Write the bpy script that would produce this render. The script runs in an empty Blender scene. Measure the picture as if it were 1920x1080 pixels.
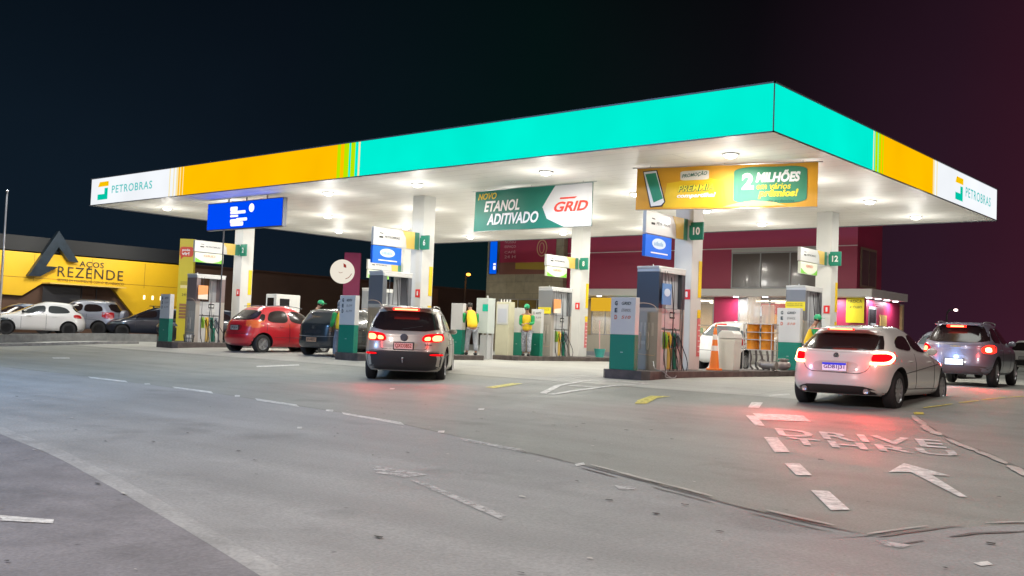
import bpy, bmesh, math, random
from mathutils import Vector, Matrix
from mathutils.bvhtree import BVHTree
random.seed(7)
S = bpy.context.scene
col = S.collection
# ---------------------------------------------------------------- camera
cd = bpy.data.cameras.new("camera"); cam = bpy.data.objects.new("camera", cd); col.objects.link(cam); S.camera = cam
cd.sensor_width = 36; cd.lens = 1895.36/1920*36; cd.clip_start = .05; cd.clip_end = 2000
yaw, pitch, roll = -.7052, .0474, .0396
F = Vector((math.sin(yaw)*math.cos(pitch), math.cos(yaw)*math.cos(pitch), math.sin(pitch)))
R0 = Vector((math.cos(yaw), -math.sin(yaw), 0)); U0 = R0.cross(F)
R1 = math.cos(roll)*R0 + math.sin(roll)*U0; U1 = -math.sin(roll)*R0 + math.cos(roll)*U0
mw = Matrix((R1, U1, -F)).transposed().to_4x4(); mw.translation = Vector((8.813, -17.962, .80)); cam.matrix_world = mw
S.view_settings.view_transform = 'Standard'; S.view_settings.look = 'None'; S.view_settings.exposure = 0.0; S.view_settings.gamma = 1
S.render.engine = 'CYCLES'
S.cycles.max_bounces = 7; S.cycles.diffuse_bounces = 4; S.cycles.glossy_bounces = 3; S.cycles.sample_clamp_indirect = 6
# ---------------------------------------------------------------- night sky and light
W = bpy.data.worlds.new("World"); S.world = W; W.use_nodes = True
wn = W.node_tree; wn.nodes.clear()
def N(t, k, **kw):
    n = t.nodes.new(k)
    for a, b in kw.items(): setattr(n, a, b)
    return n
out = N(wn, 'ShaderNodeOutputWorld'); bg = N(wn, 'ShaderNodeBackground'); bg2 = N(wn, 'ShaderNodeBackground'); add = N(wn, 'ShaderNodeAddShader')
sky = N(wn, 'ShaderNodeTexSky', sky_type='NISHITA', sun_disc=False, sun_elevation=math.radians(-8), sun_rotation=math.radians(140))
wn.links.new(sky.outputs[0], bg2.inputs[0]); bg2.inputs[1].default_value = .05
tc = N(wn, 'ShaderNodeTexCoord'); dt = N(wn, 'ShaderNodeVectorMath', operation='DOT_PRODUCT'); dt.inputs[1].default_value = (.76, .65, 0)
mr = N(wn, 'ShaderNodeMapRange'); mr.inputs[1].default_value = -.55; mr.inputs[2].default_value = .55
rp = N(wn, 'ShaderNodeValToRGB'); e = rp.color_ramp.elements
e[0].position = 0; e[0].color = (.0045, .0105, .019, 1); e[1].position = 1; e[1].color = (.060, .010, .022, 1)
for p_, c_ in ((.3, (.0042, .0085, .0150, 1)), (.52, (.0020, .0090, .0090, 1)), (.70, (.0060, .0050, .0075, 1)), (.85, (.026, .009, .019, 1))):
    k = rp.color_ramp.elements.new(p_); k.color = c_
sx = N(wn, 'ShaderNodeSeparateXYZ'); hz = N(wn, 'ShaderNodeMapRange'); hz.inputs[1].default_value = 0; hz.inputs[2].default_value = .35; hz.inputs[3].default_value = 1.25; hz.inputs[4].default_value = .5
mx = N(wn, 'ShaderNodeVectorMath', operation='SCALE')
wn.links.new(tc.outputs['Generated'], dt.inputs[0]); wn.links.new(dt.outputs['Value'], mr.inputs[0]); wn.links.new(mr.outputs[0], rp.inputs[0])
wn.links.new(tc.outputs['Generated'], sx.inputs[0]); wn.links.new(sx.outputs[2], hz.inputs[0])
hn = N(wn, 'ShaderNodeTexNoise'); hn.inputs['Scale'].default_value = 2.2; hn.inputs['Detail'].default_value = 5; hm = N(wn, 'ShaderNodeMapRange'); hm.inputs[1].default_value = .3; hm.inputs[2].default_value = .7; hm.inputs[3].default_value = .82; hm.inputs[4].default_value = 1.2
hk = N(wn, 'ShaderNodeMath', operation='MULTIPLY'); wn.links.new(tc.outputs['Generated'], hn.inputs['Vector']); wn.links.new(hn.outputs[0], hm.inputs[0]); wn.links.new(hm.outputs[0], hk.inputs[0]); wn.links.new(hz.outputs[0], hk.inputs[1])
wn.links.new(rp.outputs[0], mx.inputs[0]); wn.links.new(hk.outputs[0], mx.inputs['Scale']); wn.links.new(mx.outputs[0], bg.inputs[0])
wn.links.new(bg.outputs[0], add.inputs[0]); wn.links.new(bg2.outputs[0], add.inputs[1]); wn.links.new(add.outputs[0], out.inputs[0])
def light(name, kind, loc, power, color, parent=None, aim=None, **kw):
    d = bpy.data.lights.new(name, kind); d.energy = power; d.color = color
    for a, b in kw.items(): setattr(d, a, b)
    o = bpy.data.objects.new(name, d); col.objects.link(o); o.location = loc
    if aim is not None: o.rotation_euler = (Vector(aim) - Vector(loc)).to_track_quat('-Z', 'Y').to_euler()
    if parent: o.parent = parent
    return o
light('overhead_fill', 'SUN', (-4, 3, 30), 1.5, (.97, 1, .93), aim=(-3, -1, 0), angle=math.radians(30))  # weak overhead fill added to brighten the open ground
light('parking_lot_fill', 'AREA', (-29.5, -1.5, 8), 750, (.95, .97, 1), aim=(-36, 5, .5), size=1.2)  # lamp without a fitting, added to brighten the parked cars
light('street_fill_cool', 'AREA', (-13.5, -17, 8.5), 1900, (.26, .54, 1), aim=(-9, -12, 0), size=1.2)  # unseen lamp added to brighten the left of the road and tint it blue
light('street_fill_warm', 'AREA', (2, -22, 10), 1350, (1, .88, .84), aim=(1, -13, 0), size=1.2)  # unseen lamp without a pole, added to brighten the foreground
light('street_fill_neutral', 'AREA', (17, -11, 9), 1100, (1, .80, .76), aim=(7, -7, 0), size=1.2)  # another added lamp without a pole, fills the right foreground
# ---------------------------------------------------------------- helpers
def tag(o, label=None, cat=None, group=None, kind=None):
    if label: o['label'] = label
    if cat: o['category'] = cat
    if group: o['group'] = group
    if kind: o['kind'] = kind
    return o
def empty(name, loc, rz=0, parent=None):
    o = bpy.data.objects.new(name, None); col.objects.link(o); o.location = loc; o.rotation_euler = (0, 0, rz); o.empty_display_size = .3
    if parent: o.parent = parent
    return o
def thing(name, label, cat, loc=(0, 0, 0), rz=0, group=None): return tag(empty(name, loc, rz), label, cat, group)
def copy_tree(o, parent=None):
    c = o.copy(); col.objects.link(c)
    if parent: c.parent = parent
    for ch in list(o.children): copy_tree(ch, c)
    return c
MATS = {}
def mat(name, c, rough=.5, metal=0, emit=None, es=1, coat=0, var=0, vs=4, spec=.5, bump=0, bs=60, alpha=1, trans=0):
    if name in MATS: return MATS[name]
    m = bpy.data.materials.new(name); m.use_nodes = True; t = m.node_tree; b = t.nodes['Principled BSDF']
    b.inputs['Base Color'].default_value = (*c, 1); b.inputs['Roughness'].default_value = rough; b.inputs['Metallic'].default_value = metal
    b.inputs['Coat Weight'].default_value = coat; b.inputs['Coat Roughness'].default_value = .04; b.inputs['Specular IOR Level'].default_value = spec
    b.inputs['Alpha'].default_value = alpha; b.inputs['Transmission Weight'].default_value = trans
    if emit: b.inputs['Emission Color'].default_value = (*emit, 1); b.inputs['Emission Strength'].default_value = es
    if var or bump:
        tcn = N(t, 'ShaderNodeTexCoord')
    if var:
        nz = N(t, 'ShaderNodeTexNoise'); nz.inputs['Scale'].default_value = vs; nz.inputs['Detail'].default_value = 5
        mp = N(t, 'ShaderNodeMapRange'); mp.inputs[1].default_value = .3; mp.inputs[2].default_value = .7; mp.inputs[3].default_value = 1-var; mp.inputs[4].default_value = 1+var
        sc = N(t, 'ShaderNodeVectorMath', operation='SCALE'); sc.inputs[0].default_value = c
        t.links.new(tcn.outputs['Object'], nz.inputs['Vector']); t.links.new(nz.outputs[0], mp.inputs[0]); t.links.new(mp.outputs[0], sc.inputs['Scale']); t.links.new(sc.outputs[0], b.inputs['Base Color'])
    if bump:
        nb = N(t, 'ShaderNodeTexNoise'); nb.inputs['Scale'].default_value = bs; nb.inputs['Detail'].default_value = 4
        bp = N(t, 'ShaderNodeBump'); bp.inputs['Strength'].default_value = bump; bp.inputs['Distance'].default_value = .02
        t.links.new(tcn.outputs['Object'], nb.inputs['Vector']); t.links.new(nb.outputs[0], bp.inputs['Height']); t.links.new(bp.outputs[0], b.inputs['Normal'])
    MATS[name] = m; return m
def glow(name, c, s=1.0): return mat(name, (0, 0, 0), .5, emit=c, es=s, spec=0)
white = mat('white paint', (.60, .60, .575), .45, var=.04, vs=2)
white2 = mat('white enamel', (.57, .57, .56), .3, coat=.3)
grey = mat('grey metal', (.30, .31, .33), .4, metal=.3)
lgrey = mat('light grey metal', (.52, .53, .54), .4, metal=.2)
dgrey = mat('dark grey metal', (.09, .095, .11), .4)
taupe = mat('taupe panel', (.36, .33, .29), .45)
black = mat('black rubber', (.015, .015, .016), .6)
blackg = mat('black gloss', (.01, .01, .012), .15)
chrome = mat('chrome', (.75, .75, .76), .15, metal=1)
steel = mat('steel', (.5, .5, .5), .35, metal=.8)
green = mat('station green', (.004, .19, .125), .4)
dgreen = mat('sign green', (.005, .20, .13), .45)
yellow = mat('station yellow', (.80, .55, .01), .45)
orange = mat('orange plastic', (.85, .22, .03), .45)
blue = mat('sign blue', (.0, .13, .75), .4)
red = mat('sign red', (.7, .02, .02), .4)
maroon = mat('maroon cladding', (.33, .02, .066), .45, var=.05, vs=.4)
pink = mat('crimson wall', (.40, .02, .075), .5, var=.04)
ink = mat('black lettering', (.02, .02, .02), .5)
whitel = mat('white lettering', (.8, .8, .8), .5)
concrete = mat('kerb concrete', (.30, .29, .27), .8, var=.25, vs=6, bump=.3)
darkkerb = mat('dark plinth paint', (.075, .06, .055), .6, var=.4, vs=5, bump=.2)

class MB:
    def __init__(s): s.v = []; s.f = []; s.m = []
    def add(s, vs, fs, mi=0, M=None):
        b = len(s.v)
        s.v += [tuple(M @ Vector(p)) if M else tuple(p) for p in vs]
        s.f += [tuple(i+b for i in f) for f in fs]; s.m += [mi]*len(fs)
    def box(s, x0, x1, y0, y1, z0, z1, mi=0, M=None):
        s.add([(x0,y0,z0),(x1,y0,z0),(x1,y1,z0),(x0,y1,z0),(x0,y0,z1),(x1,y0,z1),(x1,y1,z1),(x0,y1,z1)],
              [(0,3,2,1),(4,5,6,7),(0,1,5,4),(1,2,6,5),(2,3,7,6),(3,0,4,7)], mi, M)
    def prism(s, poly, axis, a, b, mi=0, M=None):
        # poly in the plane normal to axis ('x': (y,z), 'y': (x,z), 'z': (x,y)), extruded a..b
        def P(u, v, w): return {'x': (w,u,v), 'y': (u,w,v), 'z': (u,v,w)}[axis]
        n = len(poly); vs = [P(u,v,a) for u,v in poly]+[P(u,v,b) for u,v in poly]
        fs = [tuple(range(n)), tuple(range(2*n-1, n-1, -1))]+[(i,(i+1)%n,(i+1)%n+n,i+n) for i in range(n)]
        s.add(vs, fs, mi, M)
    def lathe(s, prof, seg=24, axis='z', c=(0,0,0), mi=0, M=None):
        vs = []; fs = []
        for r, h in prof:
            for k in range(seg):
                a = 2*math.pi*k/seg; u, w = r*math.cos(a), r*math.sin(a)
                p = {'z': (u,w,h), 'x': (h,u,w), 'y': (u,h,w)}[axis]
                vs.append((p[0]+c[0], p[1]+c[1], p[2]+c[2]))
        for i in range(len(prof)-1):
            for k in range(seg):
                k2 = (k+1) % seg; fs.append((i*seg+k, i*seg+k2, (i+1)*seg+k2, (i+1)*seg+k))
        if prof[0][0] > 1e-6: fs.append(tuple(range(seg-1, -1, -1)))
        if prof[-1][0] > 1e-6: fs.append(tuple((len(prof)-1)*seg+k for k in range(seg)))
        s.add(vs, fs, mi, M)
    def tube(s, pts, r, seg=8, mi=0, M=None, smooth=0):
        pts = [Vector(p) for p in pts]
        for _ in range(smooth):
            q = [pts[0]]
            for a, b in zip(pts, pts[1:]): q += [a*.75+b*.25, a*.25+b*.75]
            pts = q+[pts[-1]]
        n = len(pts); r0 = r if isinstance(r, (list, tuple)) else [r, r]
        rs = []
        for i in range(n):
            x = i/(n-1)*(len(r0)-1); j = min(int(x), len(r0)-2); rs.append(r0[j]+(r0[j+1]-r0[j])*(x-j))
        vs = []; fs = []; up = Vector((0,0,1)); n = len(pts)
        for i, p in enumerate(pts):
            d = (pts[min(i+1,n-1)]-pts[max(i-1,0)]).normalized()
            a = d.cross(up if abs(d.z) < .95 else Vector((1,0,0))).normalized(); b = d.cross(a)
            for k in range(seg):
                t = 2*math.pi*k/seg; vs.append(p+(a*math.cos(t)+b*math.sin(t))*rs[i])
        for i in range(n-1):
            for k in range(seg):
                k2 = (k+1) % seg; fs.append((i*seg+k, i*seg+k2, (i+1)*seg+k2, (i+1)*seg+k))
        fs += [tuple(range(seg-1,-1,-1)), tuple((n-1)*seg+k for k in range(seg))]
        s.add(vs, fs, mi, M)
    def ball(s, c, r, seg=16, rings=10, mi=0, M=None):
        rx, ry, rz = r if isinstance(r, (list, tuple)) else (r, r, r)
        vs = [(c[0], c[1], c[2]-rz)]; fs = []
        for i in range(1, rings):
            a = -math.pi/2+math.pi*i/rings
            for k in range(seg):
                t = 2*math.pi*k/seg; vs.append((c[0]+rx*math.cos(a)*math.cos(t), c[1]+ry*math.cos(a)*math.sin(t), c[2]+rz*math.sin(a)))
        vs.append((c[0], c[1], c[2]+rz))
        for k in range(seg): fs.append((0, 1+(k+1)%seg, 1+k)); fs.append((len(vs)-1, 1+(rings-2)*seg+k, 1+(rings-2)*seg+(k+1)%seg))
        for i in range(rings-2):
            for k in range(seg): a = 1+i*seg; fs.append((a+k, a+(k+1)%seg, a+seg+(k+1)%seg, a+seg+k))
        s.add(vs, fs, mi, M)
    def build(s, name, mats, parent=None, smooth=False, bevel=0, loc=None, rz=0, matrix=None):
        me = bpy.data.meshes.new(name); me.from_pydata(s.v, [], s.f)
        if not isinstance(mats, (list, tuple)): mats = [mats]
        for m in mats: me.materials.append(m)
        me.polygons.foreach_set('material_index', s.m)
        bm = bmesh.new(); bm.from_mesh(me); bmesh.ops.recalc_face_normals(bm, faces=bm.faces[:]); bm.to_mesh(me); bm.free()
        if smooth:
            me.polygons.foreach_set('use_smooth', [True]*len(me.polygons))
            try: me.set_sharp_from_angle(angle=math.radians(40))
            except Exception: pass
        o = bpy.data.objects.new(name, me); col.objects.link(o)
        if parent: o.parent = parent
        if loc: o.location = loc
        if rz: o.rotation_euler = (0, 0, rz)
        if matrix: o.matrix_local = matrix
        if bevel:
            b = o.modifiers.new('bevel', 'BEVEL'); b.width = bevel; b.segments = 2; b.limit_method = 'ANGLE'; b.angle_limit = math.radians(50)
        return o
def box(name, m, x0, x1, y0, y1, z0, z1, parent=None, bevel=0):
    b = MB(); b.box(x0,x1,y0,y1,z0,z1); return b.build(name, m, parent, bevel=bevel)
def basis(origin, right, up):
    r = Vector(right).normalized(); u = Vector(up).normalized(); n = r.cross(u)
    m = Matrix((r, u, n)).transposed().to_4x4(); m.translation = Vector(origin); return m
def text_verts(s, bold=0, shear=0, spacing=1, res=3):
    c = bpy.data.curves.new('t', 'FONT'); c.body = s; c.size = 1; c.offset = bold; c.shear = shear; c.space_character = spacing; c.resolution_u = res
    o = bpy.data.objects.new('t', c); col.objects.link(o)
    dg = bpy.context.evaluated_depsgraph_get(); me = bpy.data.meshes.new_from_object(o.evaluated_get(dg))
    v = [tuple(p.co[:2]) for p in me.vertices]; f = [tuple(p.vertices) for p in me.polygons]
    bpy.data.objects.remove(o); bpy.data.curves.remove(c); bpy.data.meshes.remove(me)
    x0 = min(p[0] for p in v); x1 = max(p[0] for p in v); y0 = min(p[1] for p in v); y1 = max(p[1] for p in v)
    return [((p[0]-x0)/(x1-x0), (p[1]-y0)/(y1-y0)) for p in v], f
def text_in(s, name, m, origin, right, up, w, h, parent=None, lift=.006, **kw):
    """lettering filling a w x h box whose lower-left corner is origin"""
    v, f = text_verts(s, **kw); M = basis(origin, right, up)
    b = MB(); b.v = [tuple(M @ Vector((p[0]*w, p[1]*h, lift))) for p in v]; b.f = f; b.m = [0]*len(f)
    me = bpy.data.meshes.new(name); me.from_pydata(b.v, [], b.f); me.materials.append(m)
    o = bpy.data.objects.new(name, me); col.objects.link(o)
    if parent: o.parent = parent
    return o
def flat(name, m, polys, origin, right, up, parent=None, th=.004, lift=.003):
    """flat shapes (list of 2-D polygons) standing th proud of a sign face"""
    M = basis(origin, right, up); b = MB()
    for p in polys: b.prism(p, 'z', lift, lift+th, M=M)
    return b.build(name, m, parent)
def rrect(x0, y0, x1, y1, r, n=5):
    pts = []
    for cx, cy, a0 in ((x1-r, y0+r, -90), (x1-r, y1-r, 0), (x0+r, y1-r, 90), (x0+r, y0+r, 180)):
        for k in range(n+1): a = math.radians(a0+90*k/n); pts.append((cx+r*math.cos(a), cy+r*math.sin(a)))
    return pts
def ell(cx, cy, rx, ry, n=24): return [(cx+rx*math.cos(2*math.pi*k/n), cy+ry*math.sin(2*math.pi*k/n)) for k in range(n)]
def gz(x, y):
    def sp(s, k=.6): return k*math.log1p(math.exp(max(-50, min(50, s/k))))
    s = 1.5-y; return -(.065*sp(s)-.045*sp(s-4.3))
def sheet(name, m, A, B, nu, nv, off, label=None):
    """ground-following sheet between polylines A and B (same parameter)"""
    def along(P, t):
        L = [0]
        for a, b in zip(P, P[1:]): L.append(L[-1]+math.dist(a, b))
        d = t*L[-1]
        for i in range(len(P)-1):
            if d <= L[i+1]+1e-9:
                k = (d-L[i])/max(1e-9, L[i+1]-L[i]); return (P[i][0]+(P[i+1][0]-P[i][0])*k, P[i][1]+(P[i+1][1]-P[i][1])*k)
        return P[-1]
    vs = []; fs = []
    for i in range(nu+1):
        a = along(A, i/nu); b = along(B, i/nu)
        for j in range(nv+1):
            k = j/nv; x = a[0]+(b[0]-a[0])*k; y = a[1]+(b[1]-a[1])*k; vs.append((x, y, gz(x, y)+off))
    for i in range(nu):
        for j in range(nv): q = i*(nv+1)+j; fs.append((q, q+1, q+nv+2, q+nv+1))
    o = MB(); o.add(vs, fs); o = o.build(name, m); 
    if o.data.polygons[0].normal.z < 0: o.data.flip_normals()
    return tag(o, kind='structure')
def gpoly(name, m, poly, off=.010):
    cx = sum(p[0] for p in poly)/len(poly); bm = bmesh.new()
    vs = [bm.verts.new((p[0], p[1], 0)) for p in poly]; bm.faces.new(vs)
    bmesh.ops.triangulate(bm, faces=bm.faces[:])
    for _ in range(2): bmesh.ops.subdivide_edges(bm, edges=[e for e in bm.edges if e.calc_length() > .35], cuts=1, use_grid_fill=False)
    bmesh.ops.triangulate(bm, faces=bm.faces[:])
    for v in bm.verts: v.co.z = gz(v.co.x, v.co.y)+off
    bmesh.ops.recalc_face_normals(bm, faces=bm.faces[:])
    me = bpy.data.meshes.new(name); bm.to_mesh(me); bm.free(); me.materials.append(m)
    if me.polygons and me.polygons[0].normal.z < 0: me.flip_normals()
    o = bpy.data.objects.new(name, me); col.objects.link(o); return tag(o, kind='structure')
def ribbon(name, m, path, w, off=.010):
    L = []; Rr = []
    for i, p in enumerate(path):
        a = path[max(0, i-1)]; b = path[min(len(path)-1, i+1)]; d = math.hypot(b[0]-a[0], b[1]-a[1]); nx, ny = -(b[1]-a[1])/d, (b[0]-a[0])/d
        ww = w[i] if isinstance(w, (list, tuple)) else w
        L.append((p[0]+nx*ww/2, p[1]+ny*ww/2)); Rr.append((p[0]-nx*ww/2, p[1]-ny*ww/2))
    return sheet(name, m, L, Rr, max(8, len(path)*6), 1, off)
# ---------------------------------------------------------------- ground, road, markings
def ground_mat(name, c, c2, patch=.12, fine=90, joints=0, cracks=0):
    m = bpy.data.materials.new(name); m.use_nodes = True; t = m.node_tree; b = t.nodes['Principled BSDF']; tcn = N(t, 'ShaderNodeTexCoord')
    def noise(s, d=6, r=.6): n = N(t, 'ShaderNodeTexNoise'); n.inputs['Scale'].default_value = s; n.inputs['Detail'].default_value = d; n.inputs['Roughness'].default_value = r; t.links.new(tcn.outputs['Object'], n.inputs['Vector']); return n
    big = noise(.22); mid = noise(1.6, 8, .65); fin = noise(fine, 3); r = N(t, 'ShaderNodeMapRange'); r.inputs[1].default_value = .38; r.inputs[2].default_value = .62
    t.links.new(big.outputs[0], r.inputs[0]); mixc = N(t, 'ShaderNodeMix', data_type='RGBA'); mixc.inputs[6].default_value = (*c, 1); mixc.inputs[7].default_value = (*c2, 1); t.links.new(r.outputs[0], mixc.inputs[0])
    cur = mixc.outputs[2]
    def mul(cur, src, a0, a1, b0, b1):
        k = N(t, 'ShaderNodeMapRange'); k.inputs[1].default_value = a0; k.inputs[2].default_value = a1; k.inputs[3].default_value = b0; k.inputs[4].default_value = b1; t.links.new(src, k.inputs[0])
        s = N(t, 'ShaderNodeVectorMath', operation='SCALE'); t.links.new(cur, s.inputs[0]); t.links.new(k.outputs[0], s.inputs['Scale']); return s.outputs[0]
    cur = mul(cur, mid.outputs[0], .3, .7, 1-patch, 1+patch); cur = mul(cur, fin.outputs[0], .3, .7, .83, 1.17)
    # streaks worn along the traffic direction
    mp = N(t, 'ShaderNodeMapping'); mp.inputs['Rotation'].default_value = (0, 0, math.radians(11)); mp.inputs['Scale'].default_value = (.12, 1.1, 1); t.links.new(tcn.outputs['Object'], mp.inputs[0])
    st = N(t, 'ShaderNodeTexNoise'); st.inputs['Scale'].default_value = 1.4; st.inputs['Detail'].default_value = 5; t.links.new(mp.outputs[0], st.inputs['Vector']); cur = mul(cur, st.outputs[0], .35, .65, .90, 1.08)
    sp = N(t, 'ShaderNodeTexVoronoi'); sp.inputs['Scale'].default_value = 2.3; t.links.new(tcn.outputs['Object'], sp.inputs['Vector']); cur = mul(cur, sp.outputs['Distance'], .02, .055, .55, 1)
    s2 = N(t, 'ShaderNodeTexVoronoi'); s2.inputs['Scale'].default_value = 9; t.links.new(tcn.outputs['Object'], s2.inputs['Vector']); cur = mul(cur, s2.outputs['Distance'], .03, .10, .72, 1)
    ob = noise(.75, 3); cur = mul(cur, ob.outputs[0], .60, .72, 1, .80)
    if joints:
        br = N(t, 'ShaderNodeTexBrick'); br.offset = 0; br.inputs['Scale'].default_value = 1; br.inputs['Brick Width'].default_value = joints; br.inputs['Row Height'].default_value = joints; br.inputs['Mortar Size'].default_value = .012; br.inputs['Mortar Smooth'].default_value = .3
        t.links.new(tcn.outputs['Object'], br.inputs['Vector']); cur = mul(cur, br.outputs['Fac'], 0, 1, 1, .6)
    if cracks:
        wv = noise(1.1, 4); ad = N(t, 'ShaderNodeVectorMath', operation='MULTIPLY_ADD'); ad.inputs[1].default_value = (.5, .5, .5); t.links.new(wv.outputs[1], ad.inputs[0]); t.links.new(tcn.outputs['Object'], ad.inputs[2])
        vo = N(t, 'ShaderNodeTexVoronoi', feature='DISTANCE_TO_EDGE'); vo.inputs['Scale'].default_value = .55; t.links.new(ad.outputs[0], vo.inputs['Vector']); cur = mul(cur, vo.outputs['Distance'], 0, .005, .8, 1)
    t.links.new(cur, b.inputs['Base Color']); rg = N(t, 'ShaderNodeMapRange'); rg.inputs[1].default_value = .3; rg.inputs[2].default_value = .7; rg.inputs[3].default_value = .55; rg.inputs[4].default_value = .8; t.links.new(mid.outputs[0], rg.inputs[0]); t.links.new(rg.outputs[0], b.inputs['Roughness'])
    bp = N(t, 'ShaderNodeBump'); bp.inputs['Strength'].default_value = .5; bp.inputs['Distance'].default_value = .012; t.links.new(fin.outputs[0], bp.inputs['Height']); t.links.new(bp.outputs[0], b.inputs['Normal'])
    b.inputs['Specular IOR Level'].default_value = .35
    return m
G_apron = ground_mat('worn apron asphalt', (.235, .236, .212), (.20, .202, .18), .09, 48)
G_fore = ground_mat('forecourt concrete', (.36, .352, .315), (.32, .313, .285), .08, 60, joints=4.0)
G_road = ground_mat('street asphalt', (.262, .26, .252), (.222, .221, .214), .10, 42)
G_dark = ground_mat('old street asphalt', (.19, .18, .185), (.155, .15, .155), .22, 38, cracks=1)
G_lot = ground_mat('parking lot asphalt', (.07, .07, .075), (.05, .05, .055), .2, 40)
G_strip = ground_mat('gutter concrete', (.295, .292, .28), (.25, .246, .238), .25, 30)
G_seam = ground_mat('broken seam', (.085, .08, .078), (.16, .15, .14), .3, 30)
vs = []; fs = []; xs = [-320, -120, -60, -40, -30, -20, -10, -5, 0, 5, 10, 20, 40, 100, 300]
ys = [-120, -60, -40, -30]+[-25+.3*i for i in range(95)]+[4, 8, 16, 30, 60, 120, 320]
for y in ys:
    for x in xs: vs.append((x, y, gz(x, y)))
for j in range(len(ys)-1):
    for i in range(len(xs)-1): q = j*len(xs)+i; fs.append((q, q+1, q+len(xs)+1, q+len(xs)))
b = MB(); b.add(vs, fs); g = b.build('ground', G_apron, smooth=True)
tag(g, kind='structure')
if g.data.polygons[0].normal.z < 0: g.data.flip_normals()
sheet('forecourt', G_fore, [(-30, -.6), (1.5, -.6)], [(-30, 19.5), (1.5, 19.5)], 1, 66, .004)
GUT = [(-60, -5.2), (-30, -6.9), (-14.87, -7.72), (-11.3, -7.72), (-6.36, -7.98), (-1.63, -8.55), (1.76, -9.6), (3.03, -10.0), (4.62, -10.64), (5.2, -10.88), (5.81, -11.07), (6.30, -11.16)]
GR = [(6.30, -11.16), (6.54, -10.42), (6.9, -9.89), (7.6, -9.2), (9.5, -7.5), (14, -5.4), (40, 4)]
L2A = [(-60, -3.0+-1.5), (-30, -8.3), (-10, -11.65), (-3.27, -12.80), (-.78, -13.22), (1.59, -13.78), (3.52, -14.30), (4.44, -14.53), (7, -15.2), (12, -16.4), (40, -23)]
L2B = [(-60, -4.9), (-30, -8.6), (-10, -11.92), (-2.95, -13.04), (-.6, -13.43), (1.61, -13.96), (3.42, -14.42), (4.37, -14.68), (7, -15.38), (12, -16.6), (40, -23.2)]
sheet('road', G_road, GUT+GR[1:], L2A, 150, 24, .004)
sheet('road', G_dark, L2B, [(-60, -40), (-20, -40), (0, -40), (40, -40)], 120, 60, .004)
sheet('road', G_strip, L2A, L2B, 150, 2, .0045)
def jit(path, n, a):
    q = []
    for p0, p1 in zip(path, path[1:]):
        m_ = max(1, int(math.dist(p0, p1)/n))
        for k in range(m_): t_ = k/m_; q.append((p0[0]+(p1[0]-p0[0])*t_+random.uniform(-a, a), p0[1]+(p1[1]-p0[1])*t_+random.uniform(-a, a)))
    return q+[path[-1]]
def broken(name, m, path, wa, wb, la, lb, gap, off):
    """a seam or paint line that comes and goes, lying flat on the ground"""
    pts = jit(path, .12, .006); L = [0]
    for a, b_ in zip(pts, pts[1:]): L.append(L[-1]+math.dist(a, b_))
    b = MB(); i = 0
    while i < len(pts)-3:
        n_ = max(2, int(random.uniform(la, lb)/.12)); seg_ = pts[i:i+n_+1]; w0 = random.uniform(wa, wb); off_ = random.uniform(-.012, .012); P = []
        for k, p in enumerate(seg_):
            a = seg_[max(0, k-1)]; c_ = seg_[min(len(seg_)-1, k+1)]; d = max(1e-6, math.dist(a, c_)); nx, ny = -(c_[1]-a[1])/d, (c_[0]-a[0])/d
            t_ = k/max(1, len(seg_)-1); w = w0*min(1, .35+5*min(t_, 1-t_))*random.uniform(.8, 1.15)/2
            for sg in (1, -1): x = p[0]+nx*(w*sg+off_); y = p[1]+ny*(w*sg+off_); P.append((x, y, gz(x, y)+off))
        b.add(P, [(2*k, 2*k+1, 2*k+3, 2*k+2) for k in range(len(seg_)-1)])
        i += n_+(random.randint(1, 5) if random.random() < gap else 0)
    o = b.build(name, m)
    if o.data.polygons[0].normal.z < 0: o.data.flip_normals()
    return tag(o, kind='structure')
broken('road_seam', G_seam, GUT[2:], .012, .03, .8, 2.5, .35, .010)
broken('road_seam', G_seam, GUT[6:], .02, .05, .5, 1.4, .4, .0105)
broken('road_seam', G_seam, [(p[0]+.10, p[1]-.16) for p in GUT[7:]], .012, .03, .3, .9, .7, .011)
broken('road_seam', G_seam, GR[:6], .02, .06, .4, 1.2, .4, .010)
broken('road_seam', G_seam, [(p[0]+.2, p[1]-.12) for p in GR[:5]], .02, .06, .3, .8, .8, .011)
G_pale = ground_mat('pale broken kerb edge', (.44, .41, .37), (.33, .31, .28), .3, 30)
broken('kerb_edge', G_pale, [(p[0]+.02, p[1]+.07) for p in GUT[-5:]], .03, .075, .3, .9, .6, .013)
broken('kerb_edge', G_pale, [(p[0]-.07, p[1]+.03) for p in GR[:4]], .02, .05, .3, .8, .5, .013)
broken('kerb_edge', G_pale, [(3.33, -1.69), (3.62, -2.3), (4.16, -3.42), (4.97, -4.86), (5.59, -5.82), (6.23, -6.99), (7.2, -8.6)], .10, .15, .9, 1.5, .6, .012)
broken('road_seam', G_seam, [(3.40, -1.74), (3.70, -2.33), (4.24, -3.45), (5.05, -4.89), (5.67, -5.85), (6.31, -7.0)], .015, .04, .4, 1.2, .6, .014)
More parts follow.
